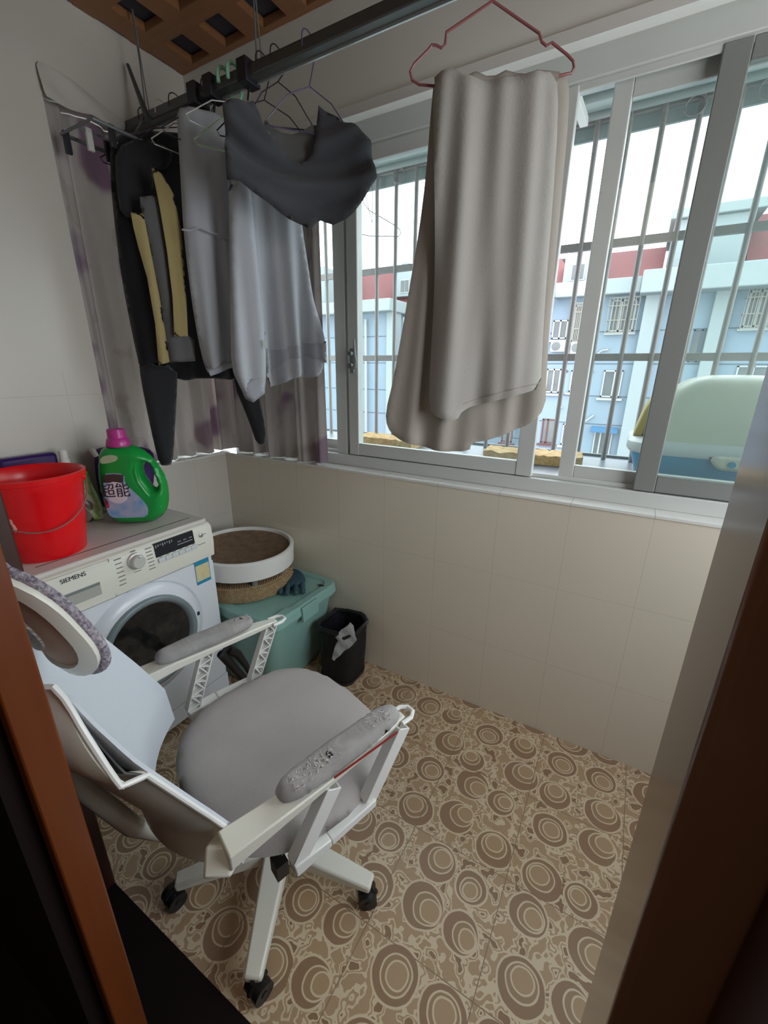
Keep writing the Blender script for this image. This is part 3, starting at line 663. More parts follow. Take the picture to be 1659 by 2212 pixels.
#@@NEXT@@
# ================================================================== washing machine
WX, WY0, WY1 = 0.45, -1.09, -0.492
WMc = thing('washing_machine', (0.225, (WY0+WY1)/2, 0.0), 'white front loading washing machine against the far wall', 'washing machine')
def ytz(y, z, x=WX): return (x, y, z)
body = MB(); DCY, DCZ = -0.808, 0.460
def ring_grid(mb, rings, n=48):
    vs = []; fs = []
    for r, x in rings: r *= 1.055; vs += [(x, DCY + r*cos(2*pi*k/n), DCZ + r*sin(2*pi*k/n)) for k in range(n)]
    for i in range(len(rings)-1): fs += [(i*n+k, i*n+(k+1)%n, (i+1)*n+(k+1)%n, (i+1)*n+k) for k in range(n)]
    return mb.add(vs, fs)
body.box((0.012, WY0, 0.02), (WX-0.004, WY1, 0.835))
build('body', body, m_mach, WMc, bevel=0.008)
fp = MB(); n = 64; R0 = 0.226
sq = []
for k in range(n):
    a = 2*pi*k/n; cx, cz = cos(a), sin(a); y0, y1, z0, z1 = WY0+.004, WY1-.004, 0.10, 0.688
    t = min(((y1-DCY)/cx if cx > 1e-6 else (y0-DCY)/cx if cx < -1e-6 else 9), ((z1-DCZ)/cz if cz > 1e-6 else (z0-DCZ)/cz if cz < -1e-6 else 9)); sq.append((WX+0.003, DCY+cx*t, DCZ+cz*t))
vs = sq + [(WX+0.004, DCY+(R0+.006)*cos(2*pi*k/n), DCZ+(R0+.006)*sin(2*pi*k/n)) for k in range(n)] + [(WX-0.003, DCY+R0*cos(2*pi*k/n), DCZ+R0*sin(2*pi*k/n)) for k in range(n)]
fp.add(vs, [(i*n+k, i*n+(k+1)%n, (i+1)*n+(k+1)%n, (i+1)*n+k) for i in range(2) for k in range(n)])
fp.box((WX-0.004, WY0+.004, 0.02), (WX+0.003, WY1-.004, 0.097))
build('front_panel', fp, m_mach, WMc, smooth=True, angle=25)
# control fascia, slightly domed
fa = MB(); prof = [(0.0, 0.694), (0.016, 0.697), (0.022, 0.76), (0.016, 0.825), (0.004, 0.838), (-0.02, 0.842), (-0.02, 0.694)]
fa.prism([(p[1], p[0]) for p in prof], (WX, WY0, 0), (0, 0, 1), (1, 0, 0), 0.598)
FX = WX+0.020
build('control_fascia', fa, m_cream, WMc, smooth=True, angle=50, bevel=0.002)
build('top_plate', MB().box((0.008, WY0-.001, 0.836), (WX-0.012, WY1+.001, 0.852)), m_machtop, WMc, bevel=0.004)
gp = MB(); gp.box((WX-0.075, WY0+.03, 0.8515), (WX-0.071, WY1-.03, 0.8526)); build('top_seam', gp, m_txtd, WMc)
def fx(z): # fascia surface x at height z
    return WX + (0.016+0.006*(z-0.697)/0.063 if z < 0.76 else 0.022-0.006*(z-0.76)/0.065)
def fbox(mb, y0, y1, z0, z1, d=0.002):
    vs = []
    for xx in (0, 1):
        for y, z in ((y0, z0), (y1, z0), (y1, z1), (y0, z1)): vs.append((fx(z) + (d if xx else -0.003), y, z))
    return mb.add(vs, [(0,3,2,1),(4,5,6,7),(0,1,5,4),(1,2,6,5),(2,3,7,6),(3,0,4,7)])
mb = MB(); fbox(mb, -0.896, -0.894, 0.697, 0.835, 0.0008); build('fascia_seam', mb, m_grey, WMc)
dw = build('detergent_drawer', fbox(MB(), WY0+.006, -0.897, 0.698, 0.834, 0.0012), m_cream, WMc)
mb = MB(); fbox(mb, -1.058, -0.936, 0.728, 0.774, 0.0022); build('drawer_handle', mb, mat('recess_grey', srgb(176, 176, 168), 0.4), dw, bevel=0.002)
mb = MB(); fbox(mb, -1.056, -0.938, 0.765, 0.773, 0.003); build('handle_shade_strip', mb, m_grey, dw)  # grey strip painted as the shade under the handle's upper edge
mb = MB(); put_text(mb, 'SIEMENS', 0.0195, (fx(0.817)+0.0016, -1.004, 0.8165), (0, 1, 0), (-0.09, 0, 1)); build('maker_name', mb, m_txtd, WMc)
kn = MB(); kn.lathe([(0.030, 0.0), (0.029, 0.008), (0.025, 0.010), (0.0235, 0.024), (0.020, 0.027)], 36, (fx(0.797)-0.001, -0.812, 0.797), ((0,1,0),(0,0,1),(1,0,0)))
ko = build('program_knob', kn, mat('knob_silver', srgb(206, 206, 200), 0.3, metal=0.2), WMc, smooth=True, angle=30)
kd = MB(); kd.cyl((fx(.797)+0.026, -0.812, 0.815), (fx(.797)+0.0275, -0.812, 0.815), 0.0016, n=10); build('knob_dot', kd, m_blackp, ko)
ds = build('display', fbox(MB(), -0.740, -0.578, 0.780, 0.833, 0.0016), mat('display_black', srgb(34, 38, 44), 0.12), WMc)
mb = MB(); fbox(mb, -0.650, -0.586, 0.797, 0.800, 0.0022)
for i in range(3): fbox(mb, -0.648+0.024*i, -0.634+0.024*i, 0.808, 0.811, 0.0022)
for i in range(8): fbox(mb, -0.735+0.009*i, -0.731+0.009*i, 0.815+0.003*(i % 3), 0.826, 0.0022)
build('display_marks', mb, mat('display_grey', srgb(150, 156, 160), 0.4), ds)
for i in range(6):
    build('button', fbox(MB(), -0.735+0.0272*i, -0.735+0.0272*i+0.0262, 0.758, 0.775, 0.006), mat('button_silver', srgb(206, 208, 210), 0.3) if i == 0 else bpy.data.materials['button_silver'], WMc, bevel=0.0015)
build('power_button', MB().lathe([(0.0095, 0), (0.009, 0.005), (0.006, 0.0065)], 20, (fx(.805), -0.546, 0.802), ((0,1,0),(0,0,1),(1,0,0))), mat('button_steel', srgb(190, 190, 192), 0.2, metal=0.6), WMc, smooth=True)
ml, mr_, mn = MB(), MB(), MB()
for i in range(7): fbox(ml, -0.880+0.001*(i % 3), -0.856, 0.826-0.0155*i-0.003, 0.826-0.0155*i, 0.0006); fbox(mr_, -0.772, -0.748-0.002*(i % 2), 0.826-0.0130*i-0.003, 0.826-0.0130*i, 0.0006)
build('program_print', ml, m_txt, WMc); build('program_print', mr_, m_txt, WMc)
for k, (y0, y1, z) in enumerate(((-0.820, -0.804, 0.8315), (-0.826, -0.800, 0.757), (-0.568, -0.532, 0.765), (-0.532, -0.522, 0.800))): build('small_print', fbox(MB(), y0, y1, z, z+0.0024, 0.0006), m_txt, WMc)
for i in range(6): fbox(mn, -0.728+0.0272*i, -0.716+0.0272*i, 0.7765, 0.7785, 0.0006)
build('button_print', mn, m_txt, WMc)
# door
dr = MB(); ring_grid(dr, [(0.213, WX-0.004), (0.208, WX+0.012), (0.180, WX+0.020), (0.172, WX+0.022)]); do = build('door', dr, m_mach, WMc, smooth=True, angle=60)
r2 = MB(); ring_grid(r2, [(0.174, WX+0.018), (0.172, WX+0.034), (0.164, WX+0.038), (0.152, WX+0.034), (0.146, WX+0.020), (0.138, WX+0.006)]); build('door_trim_ring', r2, mat('blue_grey_trim', srgb(128, 140, 144), 0.3), do, smooth=True, angle=60)
gl = MB(); ring_grid(gl, [(0.147, WX+0.021), (0.12, WX+0.016), (0.08, WX+0.012), (0.04, WX+0.010), (0.001, WX+0.009)]); 
mg = mat('door_glass', srgb(20, 22, 24), 0.05, noise=(22, 0.5, srgb(66, 62, 58))); build('door_glass', gl, mg, do, smooth=True, angle=80)
mb = MB(); mb.box((WX+0.002, -0.612, 0.468), (WX+0.021, -0.602, 0.482)); mb.box((WX+0.002, -0.625, 0.462), (WX+0.0208, -0.621, 0.474)); build('door_mark', mb, m_txtd, do)
st = MB(); st.box((WX+0.002, -0.584, 0.588), (WX+0.0042, -0.515, 0.692)); so = build('energy_label', st, mat('label_blue', srgb(40, 140, 176), 0.5), WMc)
build('label_field', MB().box((WX+0.0042, -0.581, 0.602), (WX+0.0048, -0.518, 0.672)), mat('label_cream', srgb(220, 206, 160), 0.6, noise=(60, 0.5, srgb(196, 190, 150))), so)
for y in (WY0+0.05, WY1-0.05):
    for x in (0.06, 0.40): build('foot', MB().cyl((x, y, 0.0), (x, y, 0.022), 0.02, n=16), m_blackp, WMc)
TZ = 0.852
# ------------------------------------------------------------------ bucket
BC = Vector((0.272, -0.975, TZ)); bd = (CAM - BC); bd.z = 0; bd.normalize(); bs = Vector((-bd.y, bd.x, 0))
BK = thing('bucket', tuple(BC), 'red plastic bucket with wire handle standing on the washing machine', 'bucket')
b = MB(); b.lathe([(0.0, 0.006), (0.095, 0.006), (0.100, 0.0), (0.104, 0.004), (0.118, 0.10), (0.134, 0.228), (0.136, 0.232), (0.137, 0.250), (0.146, 0.253), (0.147, 0.268), (0.140, 0.270), (0.133, 0.264), (0.128, 0.225), (0.112, 0.09), (0.098, 0.014), (0.0, 0.012)], 56, BC, caps=False)
build('shell', b, m_red, BK, smooth=True, angle=50)
hn = MB(); N_ = 28; pts = []
for k in range(N_+1):
    a = pi*k/N_; # handle hangs down in front
    p = BC + bs*(0.140*cos(a)) + bd*(0.150*sin(a)*0.93 + 0.002) + Vector((0, 0, 0.235 - 0.125*sin(a)))
    pts.append(p)
hn.tube(pts, 0.0022, 8); build('handle', hn, mat('bucket_wire', srgb(150, 120, 112), 0.4, metal=0.4), BK, smooth=True)
for s_ in (-1, 1): build('handle_lug', MB().lathe([(0.012, -0.004), (0.012, 0.008)], 16, BC + bs*(s_*0.1335) + Vector((0, 0, 0.235)), (bd, (0,0,1), bs*s_)), m_red, BK, smooth=True)
mk = MB(); mpl = Plane(BC.x+bd.x*0.123, BC.y+bd.y*0.123, bs.x, bs.y)
mpl.inflate(mk, [(16,1108),(24,1112),(27,1106),(33,1124),(44,1128),(46,1138),(38,1146),(34,1152),(22,1130)], off=-0.022, thick=0.006, edge=0.004, res=0.006, smooth=0); build('paper_residue', mk, mat('residue', srgb(236, 170, 162), 0.9), BK)
# ------------------------------------------------------------------ detergent bottle
PB = Plane(0.262, -0.648, 0.72, 0.69); BT = PB.world
zfix = TZ - PB.px(290, 1138)[1]
PBpoly = lambda pts: [(a, bb + zfix) for a, bb in PB.poly(pts)]
DB = thing('detergent_bottle', tuple(PB.o + PB.X*PB.px(290, 1138)[0] + Vector((0, 0, TZ))), 'green laundry detergent jug with magenta cap on the washing machine', 'bottle')
bo = [(237,972),(226,977),(218,986),(214.6,1016),(218,1055),(229,1098),(238.7,1120),(253,1134.6),(277,1138),(313,1136),(337.6,1133),(354,1123),(364,1108),(367.7,1084),(364,1052.6),(354,1028.5),(337.6,1004),(313,982.7),(296.6,974),(281,970.6),(258,969)]
ho = [(313.4,1010.4),(323,1009),(330,1016),(334,1031),(344.8,1055),(342.4,1062),(335,1062),(323,1048),(313,1028.5)]
poly = [(a, max(bb, TZ)) for a, bb in PBpoly(bo)]
inflate(b := MB(), poly, PB.o, PB.X, PB.Y, thick=0.10, edge=0.045, res=0.0085, holes=[PBpoly(ho)], smooth=1)
dbo = build('jug', b, m_green, DB, smooth=True, angle=70)
ccx, ccz = PBpoly([(258, 972)])[0]; cb = PB.o + PB.X*ccx + Vector((0, 0, ccz-0.004)); cpl = PBpoly([(253, 935)])[0][1] - ccz
cp = MB(); cp.lathe([(0.040, 0.0), (0.041, 0.006), (0.036, cpl*0.42), (0.031, cpl*0.5), (0.030, cpl*0.96), (0.027, cpl), (0.0, cpl-0.002)], 32, cb, caps=False)
build('cap', cp, m_pink, DB, smooth=True, angle=40)
lb = [(235,1028),(258,1026),(279.7,1028.5),(281,1048),(296.6,1062),(318,1082),(330,1098),(328,1117.7),(300,1119),(270,1120),(252,1119),(243.5,1105.7),(237.5,1074)]
m_lab = mat('jug_label', srgb(176, 180, 206), 0.35, noise=(28, 0.9, srgb(90, 160, 206)))
def flat(mb, pts, off, th=0.0012, sm=1, res=0.012): return inflate(mb, PBpoly(pts), PB.o + PB.n*off, PB.X, PB.Y, thick=th, edge=0.004, res=res, smooth=sm)
lo = build('label', flat(MB(), lb, 0.0502), m_lab, DB, smooth=True)
build('label_top', flat(MB(), [(236,1030),(258,1028),(278,1030),(278,1046),(236,1046)], 0.0512, sm=0), mat('label_dark', srgb(70, 60, 56), 0.4), lo)
build('label_disc', flat(MB(), [(240,1050),(262,1042),(286,1056),(289,1080),(270,1092),(244,1082)], 0.0516), mat('label_pale', srgb(224, 214, 224), 0.4), lo)
build('label_dab', flat(MB(), [(238,1076),(246,1084),(250,1098),(242,1100)], 0.0518), mat('label_berry', srgb(176, 60, 90), 0.4), lo)
build('badge', flat(MB(), [(230,994),(246,988),(266,990),(266,1000),(246,1006),(229,1007)], 0.0502), mat('badge_cream', srgb(176, 186, 150), 0.4), DB)
tx = MB(); p0 = PBpoly([(262, 1064)])[0]; put_text(tx, '超能', 0.058, PB.o + PB.X*p0[0] + Vector((0, 0, p0[1])) + PB.n*0.0530, PB.X, (0, 0, 1), 0.86); build('label_characters', tx, m_txtd, lo)
hr_ = MB(); hp_ = [PB.o + PB.X*a + Vector((0,0,z)) + PB.n*0.038 for a, z in PBpoly([(300,1006),(299,1026),(306,1048),(322,1070),(345,1092),(354,1100)])]
hr_.tube(hp_, [0.006, 0.009, 0.010, 0.010, 0.009, 0.004], 10); build('handle_ridge', hr_, m_green, DB, smooth=True)
# ------------------------------------------------------------------ packs behind
PP = Plane(0.10, -0.725, 0.4, 0.9)
pk = [(160,1012),(172,1003),(186,1003),(192,1022),(200,1040),(210,1058),(216,1080),(222,1104),(196,1110),(174,1112),(166,1080),(158,1045)]
def clipz(pts, z): return [(a, max(bb, z)) for a, bb in pts]
zf = TZ - PP.px(196, 1111)[1]
ppol = [(a, bb+zf) for a, bb in PP.poly(pk)]
WP = thing('wipes_pack', tuple(PP.o + PP.X*ppol[8][0] + Vector((0,0,TZ))), 'crumpled green and white soft pack between red bucket and green jug', 'refill pack')
build('film', inflate(MB(), clipz(ppol, TZ+.001), PP.o, PP.X, PP.Y, thick=0.04, edge=0.025, res=0.009, smooth=0, fold=lambda s, t: 0.005*sin(s*150+t*90)), mat('green_film', srgb(150, 200, 92), 0.18, noise=(26, 1.0, srgb(226, 236, 206))), WP, smooth=True, angle=60)
build('lower_panel', inflate(MB(), [(a, max(bb+zf, TZ+.003)) for a, bb in PP.poly([(160,1052),(176,1058),(196,1068),(199,1108),(176,1110),(168,1080)])], PP.o+PP.n*0.018, PP.X, PP.Y, thick=0.012, edge=0.01, res=0.01, smooth=0), mat('taupe_film', srgb(122, 112, 104), 0.3), WP, smooth=True)
pb = MB(); pb.box((0.012, -0.975, TZ), (0.055, -0.80, 1.135)); bx = build('violet_box', pb, m_purple, bevel=0.012, label='dark violet box standing behind the red bucket', cat='box')
wc = MB(); wc.cyl((0.075, -0.790, TZ), (0.075, -0.790, 1.11), 0.016, n=20); wc.lathe([(0.014, 0), (0.014, 0.03), (0.008, 0.036)], 20, (0.075, -0.790, 1.11)); build('slim_bottle', wc, m_trimw, smooth=True, angle=40, label='slim white bottle top showing beside the violet box', cat='bottle')
pg = thing('purple_pouch', (0.05, -0.60, TZ), 'purple refill pouch leaning on the wall behind the green jug', 'pouch')
PQ = Plane(0.055, -0.60, 0.0, 1.0)
pq = [(205,972),(220,966),(250,963),(300,964),(330,972),(336,1000),(330,1060),(325,1100),(225,1105),(212,1060),(204,1010)]
build('pouch', inflate(MB(), clipz(PQ.poly(pq), TZ+.001), PQ.o, PQ.X, PQ.Y, thick=0.04, edge=0.03, res=0.012, smooth=1), m_purple, pg, smooth=True, angle=60)
sp = at(208, 985, x=0.06); build('spout_cap', MB().cyl(sp, sp + Vector((0.0, -0.012, 0.03)), 0.010, n=16), m_trimw, pg, smooth=True)

# ================================================================== teal storage box
SB = thing('storage_box', (0.42, -0.25, 0.0), 'large teal lidded plastic storage box beside the washing machine', 'storage box')
def rrect(cx, cy, hx_, hy_, r, n=6):
    q = []
    for sx_, sy_, a0 in ((1, 1, 0), (-1, 1, pi/2), (-1, -1, pi), (1, -1, 3*pi/2)):
        for k in range(n+1):
            a = a0 + pi/2*k/n; q.append((cx + sx_*(hx_-r) + r*cos(a), cy + sy_*(hy_-r) + r*sin(a)))
    return q
def loft(mb, secs, cap=True):
    n = len(secs[0][0]); vs = []
    for poly, z in secs: vs += [(x, y, z) for x, y in poly]
    fs = [(i*n+k, i*n+(k+1)%n, (i+1)*n+(k+1)%n, (i+1)*n+k) for i in range(len(secs)-1) for k in range(n)]
    if cap: fs += [tuple(range(n))[::-1], tuple((len(secs)-1)*n+k for k in range(n))]
    return mb.add(vs, fs)
cx, cy = 0.402, -0.247
b = MB(); loft(b, [(rrect(cx-.02, cy, 0.275, 0.185, 0.05), 0.004), (rrect(cx-.018, cy, 0.285, 0.192, 0.05), 0.02), (rrect(cx, cy, 0.33, 0.218, 0.055), 0.375), (rrect(cx, cy, 0.345, 0.228, 0.055), 0.378), (rrect(cx, cy, 0.345, 0.228, 0.055), 0.392)])
build('tub', b, m_teal, SB, smooth=True, angle=45)
b = MB(); loft(b, [(rrect(cx, cy, 0.352, 0.234, 0.06), 0.388), (rrect(cx, cy, 0.356, 0.237, 0.06), 0.394), (rrect(cx, cy, 0.352, 0.234, 0.06), 0.428), (rrect(cx, cy, 0.343, 0.226, 0.058), 0.436), (rrect(cx, cy, 0.312, 0.196, 0.045), 0.436), (rrect(cx, cy, 0.305, 0.190, 0.045), 0.428), (rrect(cx, cy, 0.20, 0.10, 0.045), 0.428)])
lid = build('lid', b, m_teal, SB, smooth=True, angle=35)
build('lid_ridge', MB().box((cx+0.02, cy-0.19, 0.427), (cx+0.034, cy+0.19, 0.434)), m_teal, lid, bevel=0.003); build('lid_pad', MB().box((cx+0.30, cy-0.16, 0.4355), (cx+0.345, cy-0.09, 0.4395)), m_teal, lid, bevel=0.002); build('lid_clip', MB().box((cx+0.352, cy-0.06, 0.36), (cx+0.366, cy+0.05, 0.432)), m_teal, lid, bevel=0.003)
build('handle_slot', MB().box((cx+0.29, cy+0.14, 0.434), (cx+0.32, cy+0.155, 0.437)), m_blackp, lid, bevel=0.001)
# cat scratcher bowl
LT = 0.4365; sc_ = (0.358, -0.252)
CS = thing('cat_scratcher', (*sc_, LT), 'round cat scratcher with white ring over a straw coloured base', 'cat scratcher')
build('base', MB().lathe([(0.0, 0.0), (0.225, 0.0), (0.232, 0.03), (0.222, 0.062), (0.19, 0.066), (0.0, 0.066)], 48, (*sc_, LT), caps=False), mat('woven_straw', srgb(206, 176, 132), 0.9, bump=('weave', 60, 0.9), noise=(60, 0.7, srgb(170, 136, 96))), CS, smooth=True, angle=50)
for a in (-150, -30, 20, 80, 170):
    p = Vector((sc_[0]+0.19*cos(radians(a)), sc_[1]+0.19*sin(radians(a)), LT+0.055)); build('leg', MB().cyl(p, p+Vector((0,0,0.06)), 0.014, n=14), m_grey, CS, smooth=True)
tl = Vector((0.03, 0.012, 1)).normalized(); ax = (Vector((1, 0, -0.03)).normalized(), Vector((0, 1, -0.012)).normalized(), tl)
build('ring', MB().lathe([(0.232, 0.0), (0.237, 0.004), (0.239, 0.086), (0.234, 0.090), (0.222, 0.090), (0.219, 0.080), (0.219, 0.0)], 56, (*sc_, LT+0.108), ax, caps=False), m_plw, CS, smooth=True, angle=40)
build('bowl_pad', MB().lathe([(0.2195, 0.074), (0.21, 0.068), (0.14, 0.048), (0.0, 0.040), (0.0, 0.005), (0.2195, 0.005)], 48, (*sc_, LT+0.108), ax, caps=False), mat('cardboard_pad', srgb(140, 116, 92), 0.95, noise=(30, 0.9, srgb(112, 90, 70)), bump=('noise', 90, 0.9)), CS, smooth=True, angle=60)
# rubber glove
gz = LT+0.012
GL = thing('work_glove', (0.60, -0.17, LT), 'dark blue rubber coated work glove lying on the teal lid', 'glove')
gl_ = [at(u, v, z=gz) for u, v in ((603,1240),(620,1233),(640,1232),(655,1240),(662,1256),(650,1268),(625,1270),(605,1264),(597,1252))]
m_glv = mat('glove_blue', srgb(52, 84, 98), 0.7, bump=('noise', 120, 0.6))
build('palm', inflate(MB(), [(p.x, p.y) for p in gl_], (0, 0, gz+0.003), (1, 0, 0), (0, 1, 0), thick=0.034, edge=0.025, res=0.008), m_glv, GL, smooth=True, angle=70)
for r0, r1 in (((606,1258),(606,1280)),((622,1262),(620,1283)),((638,1262),(640,1282)),((652,1258),(655,1280)),((606,1246),(594,1240))):
    a = at(*r0, z=gz+.004); c = at(*r1, z=gz-.002); m_ = (a+c)/2 + Vector((0,0,0.004)); build('finger', MB().tube([a, m_, c, c+(c-m_)*0.15], [0.013, 0.013, 0.011, 0.005], 10), m_glv, GL, smooth=True)
# ------------------------------------------------------------------ waste basket
TB = thing('waste_basket', (0.845, -0.125, 0.0), 'small black mesh waste basket with black liner by the wall', 'waste basket')
def net_mat(name, c, pitch, thr, rough=0.6):
    m = mat(name, c, rough); N = NT(m); bsd = m.node_tree.nodes['Principled BSDF']; g = N.n('ShaderNodeTexCoord'); s = N.n('ShaderNodeSeparateXYZ'); N.l(g.outputs['Object'], s.inputs[0])
    f = [N.math('ABSOLUTE', N.math('SINE', N.math('MULTIPLY', e, pi/pitch))) for e in (N.math('ADD', s.outputs[0], s.outputs[1]), s.outputs[2])]
    h = N.math('MINIMUM', f[0], f[1]); N.l(N.math('LESS_THAN', h, thr), bsd.inputs['Alpha']); return m
b = MB(); tb = [(rrect(0.845, -0.125, 0.088, 0.088, 0.05), 0.004), (rrect(0.85, -0.125, 0.093, 0.093, 0.05), 0.15), (rrect(0.85, -0.125, 0.098, 0.098, 0.055), 0.285)]
loft(b, tb, cap=False); build('net_wall', b, net_mat('black_net', srgb(24, 24, 26), 0.006, 0.72), TB, smooth=True)
build('base', loft(MB(), [(rrect(0.845, -0.125, 0.09, 0.09, 0.05), 0.0), (rrect(0.845, -0.125, 0.092, 0.092, 0.05), 0.02)]), m_blackp, TB, smooth=True)
q = rrect(0.85, -0.125, 0.097, 0.097, 0.055); build('liner_rim', MB().tube([(x+0.003*sin(i*1.7), y+0.003*cos(i*2.1), 0.288+0.006*sin(i*1.3)) for i, (x, y) in enumerate(q)], [0.008+0.004*abs(sin(i*2.2)) for i in range(len(q))], 8, closed=True), m_blackp, TB, smooth=True)
b = MB(); loft(b, [(rrect(0.845, -0.125, 0.078, 0.078, 0.05), 0.02), (rrect(0.85, -0.125, 0.087, 0.087, 0.05), 0.15), (rrect(0.85, -0.125, 0.092, 0.092, 0.05), 0.284)], cap=False); build('liner', b, mat('black_film', srgb(30, 30, 34), 0.35, bump=('noise', 30, 0.8)), TB, smooth=True)
PT = Plane(0.895, -0.225, 0.72, 0.69)
tp = MB(); PT.inflate(tp, [(757,1345),(764,1352),(767,1372),(771,1382),(764,1392),(740,1410),(722,1428),(717,1424),(722,1400),(730,1384),(724,1376),(738,1360)], off=0.012, thick=0.008, edge=0.006, res=0.009, smooth=0, fold=lambda s, t: 0.003*sin(s*90+t*70))
build('torn_tissue', tp, mat('tissue', srgb(150, 152, 150), 0.9, bump=('noise', 80, 0.5)), smooth=True, angle=60, label='pale torn tissue stuck to the black waste basket', cat='tissue')
build('cable_grip', MB().tube([(0.83, -0.60, 0.0), (0.82, -0.60, 0.16), at(478,1412,x=0.80), at(492,1402,x=0.80), at(512,1412,x=0.80), at(530,1436,x=0.80), at(543,1462,x=0.80)], [0.006, 0.010, 0.016, 0.018, 0.016, 0.012, 0.006], 12), m_blackp, smooth=True, label='curved black plastic handle leaning between washer and teal box', cat='handle')

# ================================================================== office chair
cc = Vector((1.19, -0.93, 0)); cf_ = Vector((0.32, 0.947, 0)).normalized(); cr_ = Vector((cf_.y, -cf_.x, 0))
TC = Matrix(((cr_.x, cf_.x, 0, cc.x), (cr_.y, cf_.y, 0, cc.y), (0, 0, 1, 0), (0, 0, 0, 1)))
CH = thing('office_chair', tuple(cc), 'white office chair with grey mesh seat and worn armrests', 'chair')
def CM(): return MB(TC)
# star base
bse = CM(); bse.lathe([(0.030, 0.075), (0.034, 0.06), (0.042, 0.07), (0.045, 0.115), (0.032, 0.135), (0.0, 0.135)], 28, caps=False)
hub = build('base_hub', bse, m_plw, CH, smooth=True, angle=40)
lw = atan = None
wa = [math.atan2(-0.263, 0.152) + 2*pi*k/5 for k in range(5)]
for k, a in enumerate(wa):
    d = Vector((cos(a), sin(a), 0)); p0 = cc + d*0.03 + Vector((0,0,0.100)); p1 = cc + d*0.29 + Vector((0,0,0.072))
    lg = MB(); lg.bar(p0, p1, 0.072, 0.050, w2=0.044, h2=0.026); lo_ = build('base_leg', lg, m_cream, CH, bevel=0.007, seg=2)
    e = cc + d*0.288; rr = a + 0.9 + k*1.1; sd = Vector((cos(rr), sin(rr), 0)); off = Vector((-sd.y, sd.x, 0))
    cs = MB(); cs.cyl(e + Vector((0,0,0.045)), e + Vector((0,0,0.078)), 0.006, n=12)
    ct = e + off*0.012 + Vector((0,0,0.026))
    for s_ in (-1, 1): cs.cyl(ct + sd*(s_*0.006), ct + sd*(s_*0.024), 0.026, n=24)
    cs.cyl(ct - sd*0.026, ct + sd*0.026, 0.008, n=12); cs.tube([ct + off*(-0.026*cos(q)) + Vector((0,0,0.028*sin(q))) for q in [0.3+k2*0.28 for k2 in range(9)]], 0.007, 8)
    build('caster', cs, m_blackp, CH, smooth=True, angle=40)
gs = CM(); gs.cyl((0,0,0.13), (0,0,0.27), 0.025); gs.cyl((0,0,0.27), (0,0,0.385), 0.014); build('gas_column', gs, m_blackp, CH, smooth=True, angle=40)
me_ = CM(); me_.box((-0.075, -0.13, 0.375), (0.075, 0.11, 0.412)); build('tilt_mechanism', me_, m_blackp, CH, bevel=0.01)
lv = CM(); lv.tube([(0.05, -0.02, 0.39), (0.13, -0.05, 0.375), (0.19, -0.08, 0.335)], [0.005, 0.005, 0.007], 8); lv.box((0.17, -0.10, 0.30), (0.205, -0.07, 0.345)); build('tilt_lever', lv, m_blackp, CH, smooth=True)
# seat
def superell(a, b_, n, cx=0, cy=0, m=48): return [(cx + a*abs(cos(t))**(2/n)*(1 if cos(t) > 0 else -1), cy + b_*abs(sin(t))**(2/n)*(1 if sin(t) > 0 else -1)) for t in [2*pi*k/m for k in range(m)]]
se = superell(0.280, 0.268, 2.6, 0.008, 0.046)
b = MB(); inflate(b, se, (0, 0, 0.462), (1, 0, 0), (0, 1, 0), thick=0.062, edge=0.075, res=0.02, smooth=0, fold=lambda s, t: 0.010*(s/0.27)**2 - 0.030*max(0, (t-0.14)/0.16)**2)
b.v = [TC @ v for v in b.v]; build('seat_cushion', b, m_seat, CH, smooth=True, angle=70)
b = MB(); inflate(b, superell(0.258, 0.245, 2.7, 0, 0.035), (0, 0, 0.432), (1, 0, 0), (0, 1, 0), thick=0.05, edge=0.05, res=0.025, smooth=0, fold=lambda s, t: 0.010*(s/0.27)**2 - 0.030*max(0, (t-0.14)/0.16)**2)
b.v = [TC @ v for v in b.v]; build('seat_shell', b, mat('shell_grey', srgb(190, 190, 190), 0.5), CH, smooth=True, angle=70)
